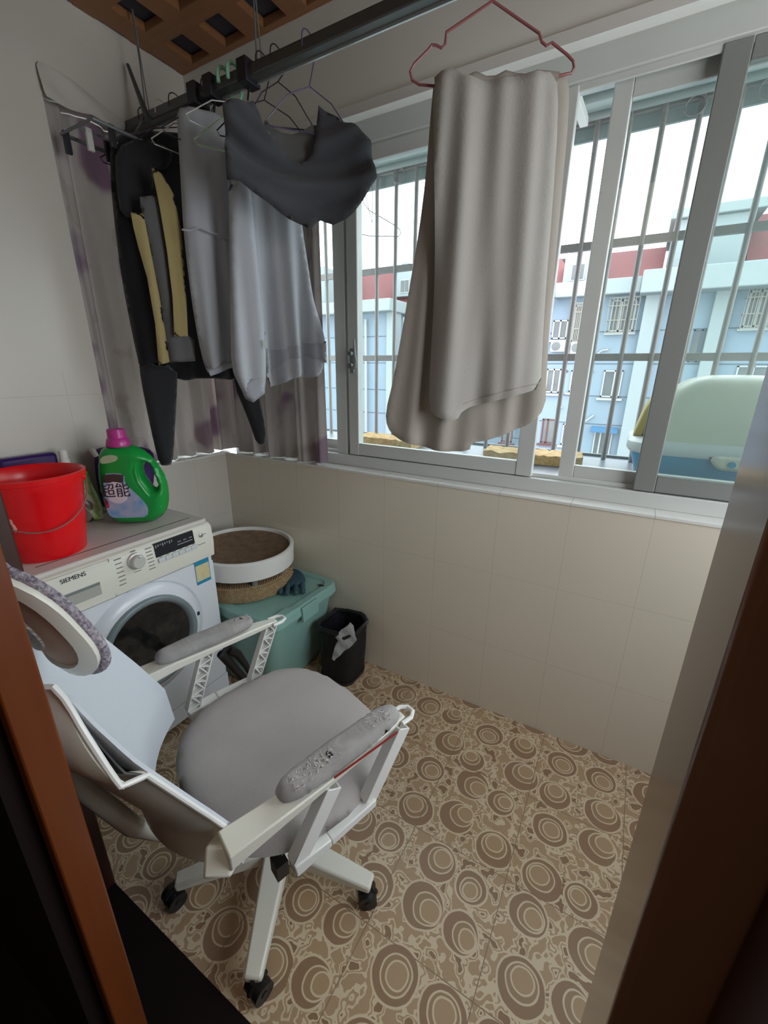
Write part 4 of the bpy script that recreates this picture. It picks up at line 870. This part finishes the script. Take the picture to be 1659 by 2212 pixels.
# arms
for s_ in (1, -1):
    R_ = 0.283*s_
    if s_ == 1: J = [(-0.222, 0.628), (-0.10, 0.630), (0.00, 0.634), (0.13, 0.648), (0.214, 0.655)]
    else: J = [(-0.262, 0.640), (-0.14, 0.650), (-0.02, 0.652), (0.10, 0.655), (0.178, 0.650)]
    arm = CM()
    vs = []; W = [0.030, 0.026, 0.024, 0.022, 0.012]; Hh = [0.030, 0.020, 0.014, 0.014, 0.008]
    for (f_, z), w_, h_ in zip(J, W, Hh):
        vs += [(R_-w_, f_, z+h_*0.5), (R_+w_, f_, z+h_*0.5), (R_+w_*0.8, f_, z-h_*1.0), (R_-w_*0.8, f_, z-h_*1.0)]
    fs = [(i*4+k, i*4+(k+1)%4, (i+1)*4+(k+1)%4, (i+1)*4+k) for i in range(4) for k in range(4)] + [(0,1,2,3), (19,18,17,16)]
    arm.add(vs, fs); ao = build('armrest_bar', arm, m_cream, CH, bevel=0.004)
    # finger loop at the front end
    fl = CM(); fe, fz = J[-1]; fl.tube([(R_-0.020, fe-0.02, fz), (R_-0.020, fe+0.012, fz), (R_-0.008, fe+0.026, fz), (R_+0.010, fe+0.026, fz), (R_+0.021, fe+0.010, fz), (R_+0.021, fe-0.02, fz)], 0.0055, 8); build('end_loop', fl, m_plw, ao, smooth=True)
    # pad
    pf0, pf1 = (-0.115, 0.195) if s_ == 1 else (-0.185, 0.098)
    pz0, pz1 = (0.664, 0.682) if s_ == 1 else (0.676, 0.688)
    pd = MB(); L_ = pf1-pf0; padp = [(0.034*abs(cos(t))**0.75*(1 if cos(t) > 0 else -1), (pf0+pf1)/2 + L_/2*abs(sin(t))**0.42*(1 if sin(t) > 0 else -1)) for t in [2*pi*k/40 for k in range(40)]]
    inflate(pd, padp, (R_, 0, 0), (1, 0, 0), (0, 1, 0), thick=0.038, edge=0.024, res=0.008, smooth=0, fold=lambda s, t: pz0 + (pz1-pz0)*(t-pf0)/L_ + 0.001*sin(t*60))
    pd.v = [TC @ v for v in pd.v]; po = build('armrest_pad', pd, m_pad, CH, smooth=True, angle=70)
    # worn lint and holes
    rnd = random.Random(5+s_)
    for zone, cnt in (((-0.085, 0.015), 64), ((0.11, 0.165), 26)) if s_ == 1 else (((0.02, 0.09), 30),):
        lint = MB()
        for _ in range(cnt):
            f_ = rnd.uniform(*zone); r_ = R_ + rnd.uniform(-0.010, 0.022) ; z_ = pz0 + (pz1-pz0)*(f_-pf0)/L_ + 0.0165*(1-((r_-R_)/0.034)**4)
            p = TC @ Vector((r_, f_, z_)); d1 = Vector((rnd.uniform(-1, 1), rnd.uniform(-1, 1), 0.25)).normalized()*rnd.uniform(0.004, 0.010); d2 = Vector((rnd.uniform(-1, 1), rnd.uniform(-1, 1), 0.3)).normalized()*0.005
            lint.tube([p, p+d1+Vector((0,0,0.002)), p+d1+d2], 0.0008, 4)
        build('frayed_fibres', lint, m_lint, po, smooth=True)
    holes_ = [((0.006, 0.004), 0.009), ((0.004, 0.142), 0.005)] if s_ == 1 else [((0.0, 0.062), 0.005), ((0.004, 0.040), 0.004)]
    for (r_, f_), q in holes_:
        z_ = pz0 + (pz1-pz0)*(f_-pf0)/L_ + 0.0192; hb_ = MB(); rr2 = random.Random(3)
        hb_.prism([(q*rr2.uniform(0.6, 1.2)*cos(2*pi*k/9), q*rr2.uniform(0.6, 1.2)*sin(2*pi*k/9)) for k in range(9)], TC @ Vector((R_+r_, f_, z_-0.0012)), cr_, cf_, 0.0016); build('torn_hole', hb_, m_blackp, po)
    if s_ == 1: build('red_underlay', CM().box((R_+0.030, -0.005, 0.653), (R_+0.0325, 0.17, 0.6575)), mat('red_edge', srgb(150, 44, 44), 0.6), po)
    # side loop: front strut, rear strut, bottom rail, truss ribs facing inwards
    if s_ == 1: q = dict(ft=(0.20, 0.640), fb=(0.105, 0.472), rt=(0.0, 0.615), rb=(-0.085, 0.462))
    else: q = dict(ft=(0.165, 0.640), fb=(0.080, 0.462), rt=(-0.045, 0.635), rb=(-0.115, 0.462))
    for nm, A, B in (('front_strut', q['ft'], q['fb']), ('rear_strut', q['rt'], q['rb'])):
        a_ = Vector((R_+0.012*s_, *A)); b_ = Vector((R_, *B)); dn = (b_-a_).normalized(); nx_ = Vector((0, -dn.z, dn.y)); wv = 0.017
        m1 = CM(); m1.bar(a_ + Vector((0.012*s_, 0, 0)), b_ + Vector((0.012*s_, 0, 0)), 0.004, 2*wv+.004, up=nx_)
        for sg in (-1, 1): m1.bar(a_ + nx_*(sg*wv), b_ + nx_*(sg*wv), 0.026, 0.004, up=nx_)
        st_ = build(nm, m1, m_plw, CH, bevel=0.0015, seg=1)
        m2 = CM(); nr = 8; pr = None
        for i in range(nr+1):
            c_ = a_ + (b_-a_)*(i/nr); p_ = c_ + nx_*(wv*(1 if i % 2 else -1))
            if pr is not None: m2.bar(pr, p_, 0.022, 0.003, up=nx_)
            if i % 2 == 0 and 0 < i < nr: m2.bar(c_ - nx_*wv, c_ + nx_*wv, 0.022, 0.003, up=dn)
            pr = p_
        build('truss_ribs', m2, m_plw, st_)
    br = CM(); fb, rb = q['fb'], q['rb']
    br.bar((R_, fb[0]+0.012, fb[1]-0.004), (R_, (fb[0]+rb[0])/2-0.02, rb[1]-0.004), 0.042, 0.022); br.bar((R_, (fb[0]+rb[0])/2-0.02, rb[1]-0.004), (R_, rb[0]-0.012, rb[1]-0.012), 0.042, 0.022, w2=0.034, h2=0.034)
    br.bar((R_-0.02*s_, (fb[0]+rb[0])/2, rb[1]-0.012), (0.12*s_, (fb[0]+rb[0])/2, 0.415), 0.10, 0.012)
    build('side_rail', br, m_plw, CH, bevel=0.003)
# backrest: f0(z) edge line, hollowed in the middle
def lerp(tab, z):
    if z <= tab[0][0]: return tab[0][1]
    for (a, fa_), (b_, fb_) in zip(tab, tab[1:]):
        if z <= b_: return fa_ + (fb_-fa_)*(z-a)/(b_-a)
    return tab[-1][1]
F0 = [(0.48, -0.175), (0.60, -0.185), (0.70, -0.232), (0.80, -0.282), (0.88, -0.322), (1.02, -0.385)]
WB = [(0.48, 0.235), (0.60, 0.250), (0.72, 0.250), (0.86, 0.242), (0.95, 0.215), (1.02, 0.17)]
def back(s, z, off=0.0, hol=0.10):
    w_ = lerp(WB, z); h_ = hol*(1-abs(s)**2.2)
    return (w_*s, lerp(F0, z) - h_ - off, z)
ZB0, ZB1 = 0.50, 1.01
def zb(s, v): 
    lo = ZB0 + 0.06*(1-abs(s)**2)*0 ; hi = ZB1 - 0.02*abs(s)**4
    return lo + (hi-lo)*v
b = CM(); b.grid(lambda u, v: back(2*u-1, zb(2*u-1, v)), 28, 20, thick=0.006); build('back_mesh', b, m_backm, CH, smooth=True, angle=70)
# rim with a step outwards where the yoke starts
def boff(z): return 0.0 if z < 0.835 else (z-0.835)/0.02*0.028 if z < 0.855 else 0.028*max(0.0, 1-(z-0.855)/0.13)
def edge(sg, z):
    r_, f_, z_ = back(sg, z, 0.004); o = boff(z); return (r_ + sg*0.35*o, f_ - 0.9*o, z_ - 0.25*o)
zs = [0.50+0.335*k/9 for k in range(10)] + [0.838, 0.843, 0.849, 0.856] + [0.856+0.15*k/9 for k in range(1, 10)]
rim = CM(); rim.tube([edge(-1, z) for z in zs] + [back(-1+2*k/16, 1.006, 0.004) for k in range(1, 16)] + [edge(1, z) for z in reversed(zs)] + [back(1-2*k/16, 0.50, 0.004) for k in range(1, 16)], 0.0048, 8, closed=True)
build('back_rim', rim, m_plw, CH, smooth=True)
b = CM(); b.grid(lambda u, v: back((2*u-1)*1.0, 0.50 + 0.34*v, 0.006 + 0.024*(1-abs(2*u-1)**6)), 26, 12, thick=0.006)
build('lower_shell', b, m_cream, CH, smooth=True, angle=70)
def yk(u, v):
    s_ = 2*u-1; z = 0.848 + 0.158*v; e = 1-abs(s_)**8
    r_, f_, z_ = back(s_, z, 0.004); o = boff(max(z, 0.856)); bul = 0.026*sin(pi*min(1, v*1.0+0.05))*(0.35+0.65*e)
    k_ = abs(s_)**4; return (r_ + s_*0.35*o*k_, f_ - 0.9*o*(0.6+0.4*k_) - bul*0.9, z_ - 0.25*o)
b = CM(); b.grid(yk, 28, 10, thick=0.008); build('back_yoke', b, m_cream, CH, smooth=True, angle=70)
b = CM(); b.grid(lambda u, v: (lambda s_, z: (back(s_, z)[0], back(s_, z, 0.006 + boff(z)*0.5)[1], z))(2*u-1, 0.80+0.19*v), 20, 10, thick=0.003); build('back_gap_shade', b, m_blackp, CH, smooth=True)  # black sheet behind the mesh edge, standing in for the gap's shade
spn = CM(); spn.tube([(0, -0.45, 0.90), (0, -0.43, 0.78), (0, -0.385, 0.63), (0, -0.33, 0.48), (0, -0.27, 0.40), (0, -0.12, 0.392)], [0.020, 0.020, 0.020, 0.020, 0.020, 0.018], 12); build('spine', spn, m_cream, CH, smooth=True)
for a_, b_ in (((0.245, -0.205, 0.575), (0.285, -0.235, 0.612)), ((-0.245, -0.215, 0.60), (-0.285, -0.250, 0.635))): build('arm_mount', CM().bar(a_, b_, 0.05, 0.05), m_cream, CH, bevel=0.006)
# headrest
def hd_pt(x, y, off):   # x,y in the unit ellipse
    th = x*0.88 + 0.30; rad = 0.150 + off; u_ = 1.046 + y*0.122
    return (rad*sin(th) - 0.035, -0.272 - rad*cos(th) - 0.045*y + 0.015*y*y, u_)
def disc(mb, r0, r1, off, thick, nr=6, na=40, dome=0.0, a0=0.0):
    def fn(u, v):
        r = r0 + (r1-r0)*u; a = 2*pi*v; e = 2.5; c_, s_ = cos(a), sin(a); k = (abs(c_)**e + abs(s_)**e)**(-1/e)
        return hd_pt(r*c_*k, r*s_*k, off + dome*(1-r*r))
    return mb.grid(fn, nr, na, thick=thick)
ho_ = build('headrest_pad', disc(CM(), 0.001, 0.97, 0.0, 0.014, 8, 48), m_pad, CH, smooth=True, angle=60)
rb_ = CM(); rb_.tube([hd_pt(cos(a)*(abs(cos(a))**2.5+abs(sin(a))**2.5)**-0.4*0.985, sin(a)*(abs(cos(a))**2.5+abs(sin(a))**2.5)**-0.4*0.985, -0.006) for a in [2*pi*k/56 for k in range(56)]], 0.0085, 10, closed=True)
build('headrest_rim', rb_, m_dots, ho_, smooth=True)
build('headrest_frame', disc(CM(), 0.80, 0.965, 0.014, 0.012), m_cream, ho_, smooth=True, angle=50)
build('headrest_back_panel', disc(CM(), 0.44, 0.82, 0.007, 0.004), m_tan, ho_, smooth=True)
build('headrest_net', disc(CM(), 0.001, 0.46, 0.011, 0.004, 5, 40), mat('ribbed_net', srgb(196, 192, 186), 0.8, bump=('weave', 90, 0.8)), ho_, smooth=True)
b = CM(); b.tube([(0, -0.455, 0.95), (0, -0.462, 1.02), (0.03, -0.455, 1.06)], [0.016, 0.014, 0.010], 10); build('headrest_stem', b, m_plw, ho_, smooth=True)

# ================================================================== outside: ledge, grille, things on the ledge
LGZ = 1.04
lg = thing('window_ledge', (1.3, 0.45, 0.95), 'grey ledge outside the window carrying straw boards', 'ledge')
build('slab', MB().box((-0.3, 0.16, 0.96), (3.2, 0.78, LGZ)), m_ledge, lg, bevel=0.004)
build('outer_lip', MB().box((-0.3, 0.765, LGZ-0.002), (3.2, 0.785, LGZ+0.012)), m_pale, lg)
gr = thing('security_grille', (1.4, 0.7, LGZ), 'steel security bars outside the long window', 'security grille')
GY = 0.70
k = 0; x = 0.536 - 0.1145*5
while x < 3.1:
    m1 = MB(); m1.cyl((x, GY, LGZ), (x, GY, 2.39), 0.0105, n=12); o = build('bar', m1, m_steel, gr, smooth=True)
    x += 0.1145 if x < 1.6 else 0.1142; k += 1
for z, h_ in ((1.497, 0.031), (1.945, 0.031), (2.385, 0.022)): build('cross_rail', MB().box((-0.2, GY-0.006, z-h_/2), (3.1, GY+0.014, z+h_/2)), m_steel, gr, bevel=0.002)
for x in (0.36, 0.62, 0.90, 1.33, 1.60, 1.84, 2.05, 2.3):
    cl = MB(); c0_ = Vector((x+0.05, GY-0.012, 2.385)); cl.tube([c0_ + Vector((0.032*sin(a), 0, -0.04*(1-cos(a))/1.3)) for a in [2*pi*t/18 for t in range(18)]], 0.003, 6, closed=True); build('ring', cl, m_steel, gr, smooth=True)
cn = thing('canopy', (1.4, 0.45, 2.39), 'grey corrugated canopy roof over the outside ledge', 'canopy')
build('sheet', MB().box((-0.3, 0.16, 2.405), (3.1, 0.80, 2.42)), m_canopy, cn)
for y in (0.22, 0.36, 0.53, 0.66): build('beam', MB().cyl((-0.3, y, 2.385), (3.1, y, 2.385), 0.013, n=10), m_canopy, cn, smooth=True)
for x in (0.5, 1.52, 2.4): build('bracket', MB().bar((x, 0.17, 2.33), (x, 0.66, 2.372), 0.03, 0.03), m_trimw, cn, bevel=0.003)
build('fascia', MB().box((-0.3, GY+0.02, 2.33), (3.1, GY+0.035, 2.42)), m_canopy, cn)
def strawb(x0, x1, y0, y1, label, rot=0.0):
    n1, n2 = 24, 8; mb = MB(); rnd = random.Random(int(x0*100)); Hn = [[rnd.uniform(-1, 1) for _ in range(n2+1)] for _ in range(n1+1)]
    c_ = Vector(((x0+x1)/2, (y0+y1)/2, 0)); Rm = Matrix.Rotation(rot, 4, 'Z')
    def P(i, j, top):
        e = 0.002*sin(i*1.1)+0.0035*Hn[i][j]; x = x0+(x1-x0)*i/n1; y = y0+(y1-y0)*j/n2
        v = Vector((x + (0.004*Hn[i][j] if i in (0, n1) else 0), y + (0.004*Hn[i][(j*3) % n2] if j in (0, n2) else 0), LGZ + (0.044 + e if top else 0.001))) - c_
        return Rm @ v + c_
    vs = [P(i, j, True) for i in range(n1+1) for j in range(n2+1)] + [P(i, j, False) for i in range(n1+1) for j in range(n2+1)]
    N1 = (n1+1)*(n2+1); ix = lambda i, j: i*(n2+1)+j
    fs = [(ix(i,j), ix(i+1,j), ix(i+1,j+1), ix(i,j+1)) for i in range(n1) for j in range(n2)]; fs += [tuple(N1+q for q in f[::-1]) for f in fs]
    for i in range(n1):
        fs += [(ix(i,0), N1+ix(i,0), N1+ix(i+1,0), ix(i+1,0)), (ix(i,n2), ix(i+1,n2), N1+ix(i+1,n2), N1+ix(i,n2))]
    for j in range(n2): fs += [(ix(0,j), ix(0,j+1), N1+ix(0,j+1), N1+ix(0,j)), (ix(n1,j), N1+ix(n1,j), N1+ix(n1,j+1), ix(n1,j+1))]
    mb.add(vs, fs); return build('straw_board', mb, m_strawb, smooth=True, angle=50, label=label, cat='board')
strawb(1.30, 1.72, 0.40, 0.56, 'tan straw board on the ledge behind the open sash', 0.12)
strawb(0.55, 0.92, 0.42, 0.58, 'tan straw board on the ledge behind the latched sash', -0.05)
# litter box
LB = thing('litter_box', (2.1, 0.45, LGZ), 'cat litter box with blue tray and cream dome on the outside ledge', 'litter box')
lx, ly = 2.15, 0.475
b = MB(); loft(b, [(rrect(lx, ly, 0.20, 0.15, 0.06, 8), LGZ+.001), (rrect(lx, ly, 0.225, 0.17, 0.07, 8), LGZ+0.02), (rrect(lx, ly, 0.255, 0.195, 0.08, 8), LGZ+0.115)])
build('tray', b, m_litb, LB, smooth=True, angle=45)
b = MB(); loft(b, [(rrect(lx, ly, 0.26, 0.20, 0.08, 8), LGZ+0.112), (rrect(lx, ly, 0.27, 0.208, 0.085, 8), LGZ+0.125), (rrect(lx, ly, 0.268, 0.206, 0.085, 8), LGZ+0.15), (rrect(lx, ly, 0.25, 0.19, 0.08, 8), LGZ+0.162)]); build('collar', b, mat('white_collar', srgb(196, 200, 200), 0.35), LB, smooth=True, angle=50)
b = MB(); secs = []
for t in range(13):
    q = t/12; h_ = 0.155 + 0.235*sin(q*pi/2); k2 = cos(q*pi/2)**0.45 if q < 1 else 0.02
    secs.append((rrect(lx+0.015+0.045*q, ly, max(0.232*k2, 0.02), max(0.185*k2, 0.015), max(0.07*k2, 0.008), 8), LGZ+h_))
loft(b, secs); build('dome', b, m_litw, LB, smooth=True, angle=80)
b = MB(); b.prism([(0, 0), (0.03, 0.0), (0.085, 0.21), (0.075, 0.225), (0.062, 0.20), (0.022, 0.10)], (lx-0.255, ly-0.10, LGZ+0.16), (1, 0, 0), (0, 0, 1), -0.20); build('entry_flap', b, m_yelp, LB, bevel=0.006)
b = MB(); b.inflate = None; inflate(b, [(-0.07, 0.0), (0.07, 0.0), (0.05, -0.035), (0.03, -0.05), (-0.03, -0.05), (-0.05, -0.035)], (lx+0.05, ly-0.206, LGZ+0.13), (1, 0, 0), (0, 0, 1), thick=0.02, edge=0.012, res=0.01); build('latch', b, m_litw, LB, smooth=True)
b = MB(); b.cyl((lx+0.05, ly-0.222, LGZ+0.103), (lx+0.05, ly-0.215, LGZ+0.103), 0.011, n=16); build('latch_button', b, m_litb, LB, smooth=True)
# outside wire hanger
PH = Plane(0.70, 0.60, 1, 0.2)
oh = MB(); oh.tube([PH.world(u, v) for u, v in ((783,425),(786,440),(798,455),(850,485),(864,496),(866,505),(860,511),(800,510),(770,504),(740,500),(748,480),(780,448))], 0.0022, 6); tp_ = PH.world(783, 425); oh.tube([tp_, tp_+Vector((0,0,0.05)), Vector((tp_.x, 0.66, 2.16)), Vector((tp_.x, 0.66, 2.37))], 0.002, 6)
build('wire_hanger', oh, m_steel, smooth=True, label='thin wire hanger hanging outside behind the glass', cat='hanger')

# ================================================================== building opposite
BY = 18.0
BL = thing('apartment_building', (-2, BY, -9), 'pale blue apartment block with red roof across the way', 'building')
def wpt(u, v, y=BY): return at(u, v, y=y)
def rect(u0, v0, u1, v1, y=BY):
    um, vm = (u0+u1)/2, (v0+v1)/2
    return (at(u0, vm, y=y).x, at(u1, vm, y=y).x, at(um, v1, y=y).z, at(um, v0, y=y).z)
wl = MB()
wl.box((-2.3, BY, -9), (30, BY+8, 4.15)); wl.box((-30, BY-1.2, -9), (-8.4, BY+8, 3.9)); wl.box((-8.4, BY+2.5, -9), (-2.3, BY+8, 4.0))
build('walls', wl, m_blue, BL)
pl_ = MB()
for u in (1392,): 
    xx = at(u, 740, y=BY-0.3).x; pl_.box((xx-0.22, BY-0.35, -9), (xx+0.22, BY+0.1, 4.15))
pl_.box((-8.6, BY-1.3, -9), (-8.2, BY-0.6, 3.9)); pl_.box((1.05+2.55, BY-0.25, -9), (1.05+3.1, BY+0.1, 4.1))
build('pilasters', pl_, m_pale, BL, bevel=0.02)
fs_ = MB()
fs_.box((-1.55, BY-0.5, 4.10), (1.35, BY+0.4, 4.62)); fs_.box((1.35, BY-1.0, 4.0), (14, BY+0.4, 4.72)); fs_.box((-2.6, BY-1.1, 3.75), (-1.75, BY+0.4, 4.28)); fs_.box((-30, BY-1.9, 3.85), (-8.1, BY+0.2, 4.35)); fs_.box((-8.1, BY+1.6, 3.9), (-2.4, BY+3.0, 4.5))
build('eaves', fs_, m_pale, BL, bevel=0.04)
rf = MB(); rf.prism([(0, 4.55), (0, 4.62), (2.2, 6.05), (4.5, 6.05), (4.5, 4.55)], (-2.3, BY+0.2, 0), (0, 1, 0), (0, 0, 1), 4.2); rf.prism([(0, 4.2), (2.4, 6.4), (6, 6.4), (6, 4.2)], (-14.5, BY+0.6, 0), (0, 1, 0), (0, 0, 1), 10.0); rf.prism([(0, 4.6), (2.4, 6.9), (6, 6.9), (6, 4.6)], (4.35, BY+0.6, 0), (0, 1, 0), (0, 0, 1), 10.0)
build('roof', rf, m_roof, BL)
tw = MB(); tw.box((2.0, BY+0.5, 4.5), (4.15, BY+5, 6.45)); tw.box((1.85, BY+0.3, 6.45), (4.5, BY+5.2, 6.75)); tw.box((2.2, BY+1.2, 6.75), (3.9, BY+3.0, 6.95)); tw.box((-20, BY-0.6, 4.3), (-12.6, BY+5, 6.2)); build('roof_tower', tw, m_pale, BL, bevel=0.03)
def dormer(x, z, y, w_=1.05, h_=0.95):
    d = MB(); d.prism([(-w_/2, 0), (w_/2, 0), (w_/2, h_), (w_*0.65, h_), (0, h_+0.42), (-w_*0.65, h_), (-w_/2, h_)], (x, y, z), (1, 0, 0), (0, 0, 1), -1.4)
    o = build('dormer', d, m_pale, BL, bevel=0.02); e = MB(); e.box((x-0.26, y-0.03, z+0.14), (x+0.26, y+0.02, z+0.74)); build('dormer_frame', e, m_wfr, o)
    e = MB(); e.box((x-0.21, y-0.05, z+0.19), (x-0.02, y, z+0.69)); e.box((x+0.02, y-0.05, z+0.19), (x+0.21, y, z+0.69)); build('dormer_pane', e, m_wpn, o)
p_ = at(1245, 612, y=BY+0.3); dormer(p_.x, p_.z-0.05, BY+0.3)
p_ = at(874, 640, y=BY+0.9); dormer(p_.x, p_.z, BY+0.9, 1.3, 1.1)
def window(u0, v0, u1, v1, y=BY, mull=(0.5,), frame=None, bars=False, sill=True, awn=False):
    x0, x1, z0, z1 = rect(u0, v0, u1, v1, y); f = MB(); t = 0.05; d = 0.06
    f.box((x0, y-d, z0), (x0+t, y+0.02, z1)); f.box((x1-t, y-d, z0), (x1, y+0.02, z1)); f.box((x0, y-d, z0), (x1, y+0.02, z0+t)); f.box((x0, y-d, z1-t), (x1, y+0.02, z1))
    for q in mull: xm = x0+(x1-x0)*q; f.box((xm-t*0.6, y-d, z0), (xm+t*0.6, y+0.02, z1))
    if sill: f.box((x0-0.12, y-0.14, z0-0.12), (x1+0.12, y+0.02, z0-0.04))
    o = build('window', f, frame or m_wfr, BL); build('window_pane', MB().box((x0+t, y-0.02, z0+t), (x1-t, y+0.01, z1-t)), m_wpn, o)
    if bars:
        g_ = MB(); n_ = 8; yy = y-0.28
        for i in range(n_+1): xx = x0-0.08+(x1-x0+0.16)*i/n_; g_.box((xx-0.012, yy-0.012, z0-0.05), (xx+0.012, yy+0.012, z1+0.05))
        for zz in (z0-0.05, z0+(z1-z0)*0.35, z1-(z1-z0)*0.2, z1+0.05):
            g_.box((x0-0.08, yy-0.015, zz-0.015), (x1+0.08, yy+0.015, zz+0.015))
            for xx in (x0-0.08, x1+0.08): g_.box((xx-0.012, yy, zz-0.012), (xx+0.012, y, zz+0.012))
        build('window_bars', g_, m_wbar, o)
    if awn: build('awning', MB().bar(((x0+x1)/2-0.001, y-0.02, z1+0.14), ((x0+x1)/2, y-0.42, z1-0.02), (x1-x0)+0.3, 0.05), m_awn, BL)
    return o
window(1319, 648, 1372, 716, bars=True, mull=(0.4, 0.65)); window(1194, 692, 1226, 732, mull=(0.5,)); window(1238, 660, 1256, 738, bars=True, mull=())
window(1180, 797, 1210, 848); window(1232, 800, 1243, 846, mull=()); window(1301, 800, 1342, 858, mull=(0.6,)); window(1170, 905, 1199, 957, frame=m_rbr, mull=(0.4,)); window(1214, 915, 1226, 960, mull=())
window(1281, 930, 1320, 983, mull=(0.35, 0.7), awn=True); window(1492, 712, 1526, 782, mull=(0.55,), sill=False, frame=m_line); window(1612, 628, 1662, 706, bars=True, mull=(0.5,)); window(1588, 790, 1660, 830, mull=(0.5,), sill=False)
window(1085, 905, 1108, 955, frame=m_rbr, mull=(0.5,)); window(842, 700, 856, 742, y=BY+2.5, mull=()); window(838, 795, 850, 840, y=BY+2.5, frame=m_rbr, mull=())
window(1100, 650, 1150, 720, bars=True); window(1000, 650, 1060, 720); window(1010, 800, 1060, 850)
def ac(u0, v0, u1, v1, y=BY):
    x0, x1, z0, z1 = rect(u0, v0, u1, v1, y-0.4); o = build('air_conditioner', MB().box((x0, y-0.4, z0), (x1, y-0.02, z1)), m_wfr, BL, bevel=0.02)
    r_ = min(x1-x0, z1-z0)*0.40; build('fan_grille', MB().lathe([(r_, 0), (r_, 0.02), (0.0, 0.03)], 20, (x0+r_*1.25, y-0.4, (z0+z1)/2), ((1,0,0),(0,0,1),(0,-1,0)), caps=False), m_wpn, o)
ac(1189, 736, 1220, 760); ac(1232, 738, 1256, 764); ac(836, 748, 850, 770, BY+2.5)
ln = MB()
for v in (716, 786, 857, 919, 985):
    z = at(1330, v, y=BY).z; ln.box((-2.3, BY-0.012, z-0.018), (30, BY+0.01, z+0.018)); ln.box((-30, BY-1.212, z-0.018), (-8.4, BY-1.19, z+0.018)); ln.box((-8.4, BY+2.488, z-0.018), (-2.3, BY+2.51, z+0.018))
build('score_lines', ln, m_line, BL)
pp = MB()
for a_, b_ in (((1284,770),(1300,757)), ((1300,757),(1314,755)), ((1262,912),(1283,897)), ((1203,884),(1214,880))): pp.cyl(wpt(*a_, y=BY-0.08), wpt(*b_, y=BY-0.08), 0.035, n=8)
for u in (790, 874): p0 = at(u, 690, y=BY-1.35); pp.cyl((p0.x, p0.y, -6), (p0.x, p0.y, 3.6), 0.06, n=8)
build('drain_pipes', pp, m_wfr, BL, smooth=True)
dk = MB()
for u, v in ((1362,902),(1279,803),(1224,802),(1372,783)): p0 = wpt(u, v, y=BY-0.02); dk.cyl(p0, p0-Vector((0,0.04,0)), 0.05, n=12)
build('wall_vents', dk, m_rbr, BL)
struct('ground', MB().box((-60, 0.9, -9.2), (60, 60, -9.0)), m_pale)
wb_ = MB(); wb_.box((-0.3, 0.165, -9.0), (3.2, 0.175, 0.96)); struct('wall_outer', wb_, m_pale)
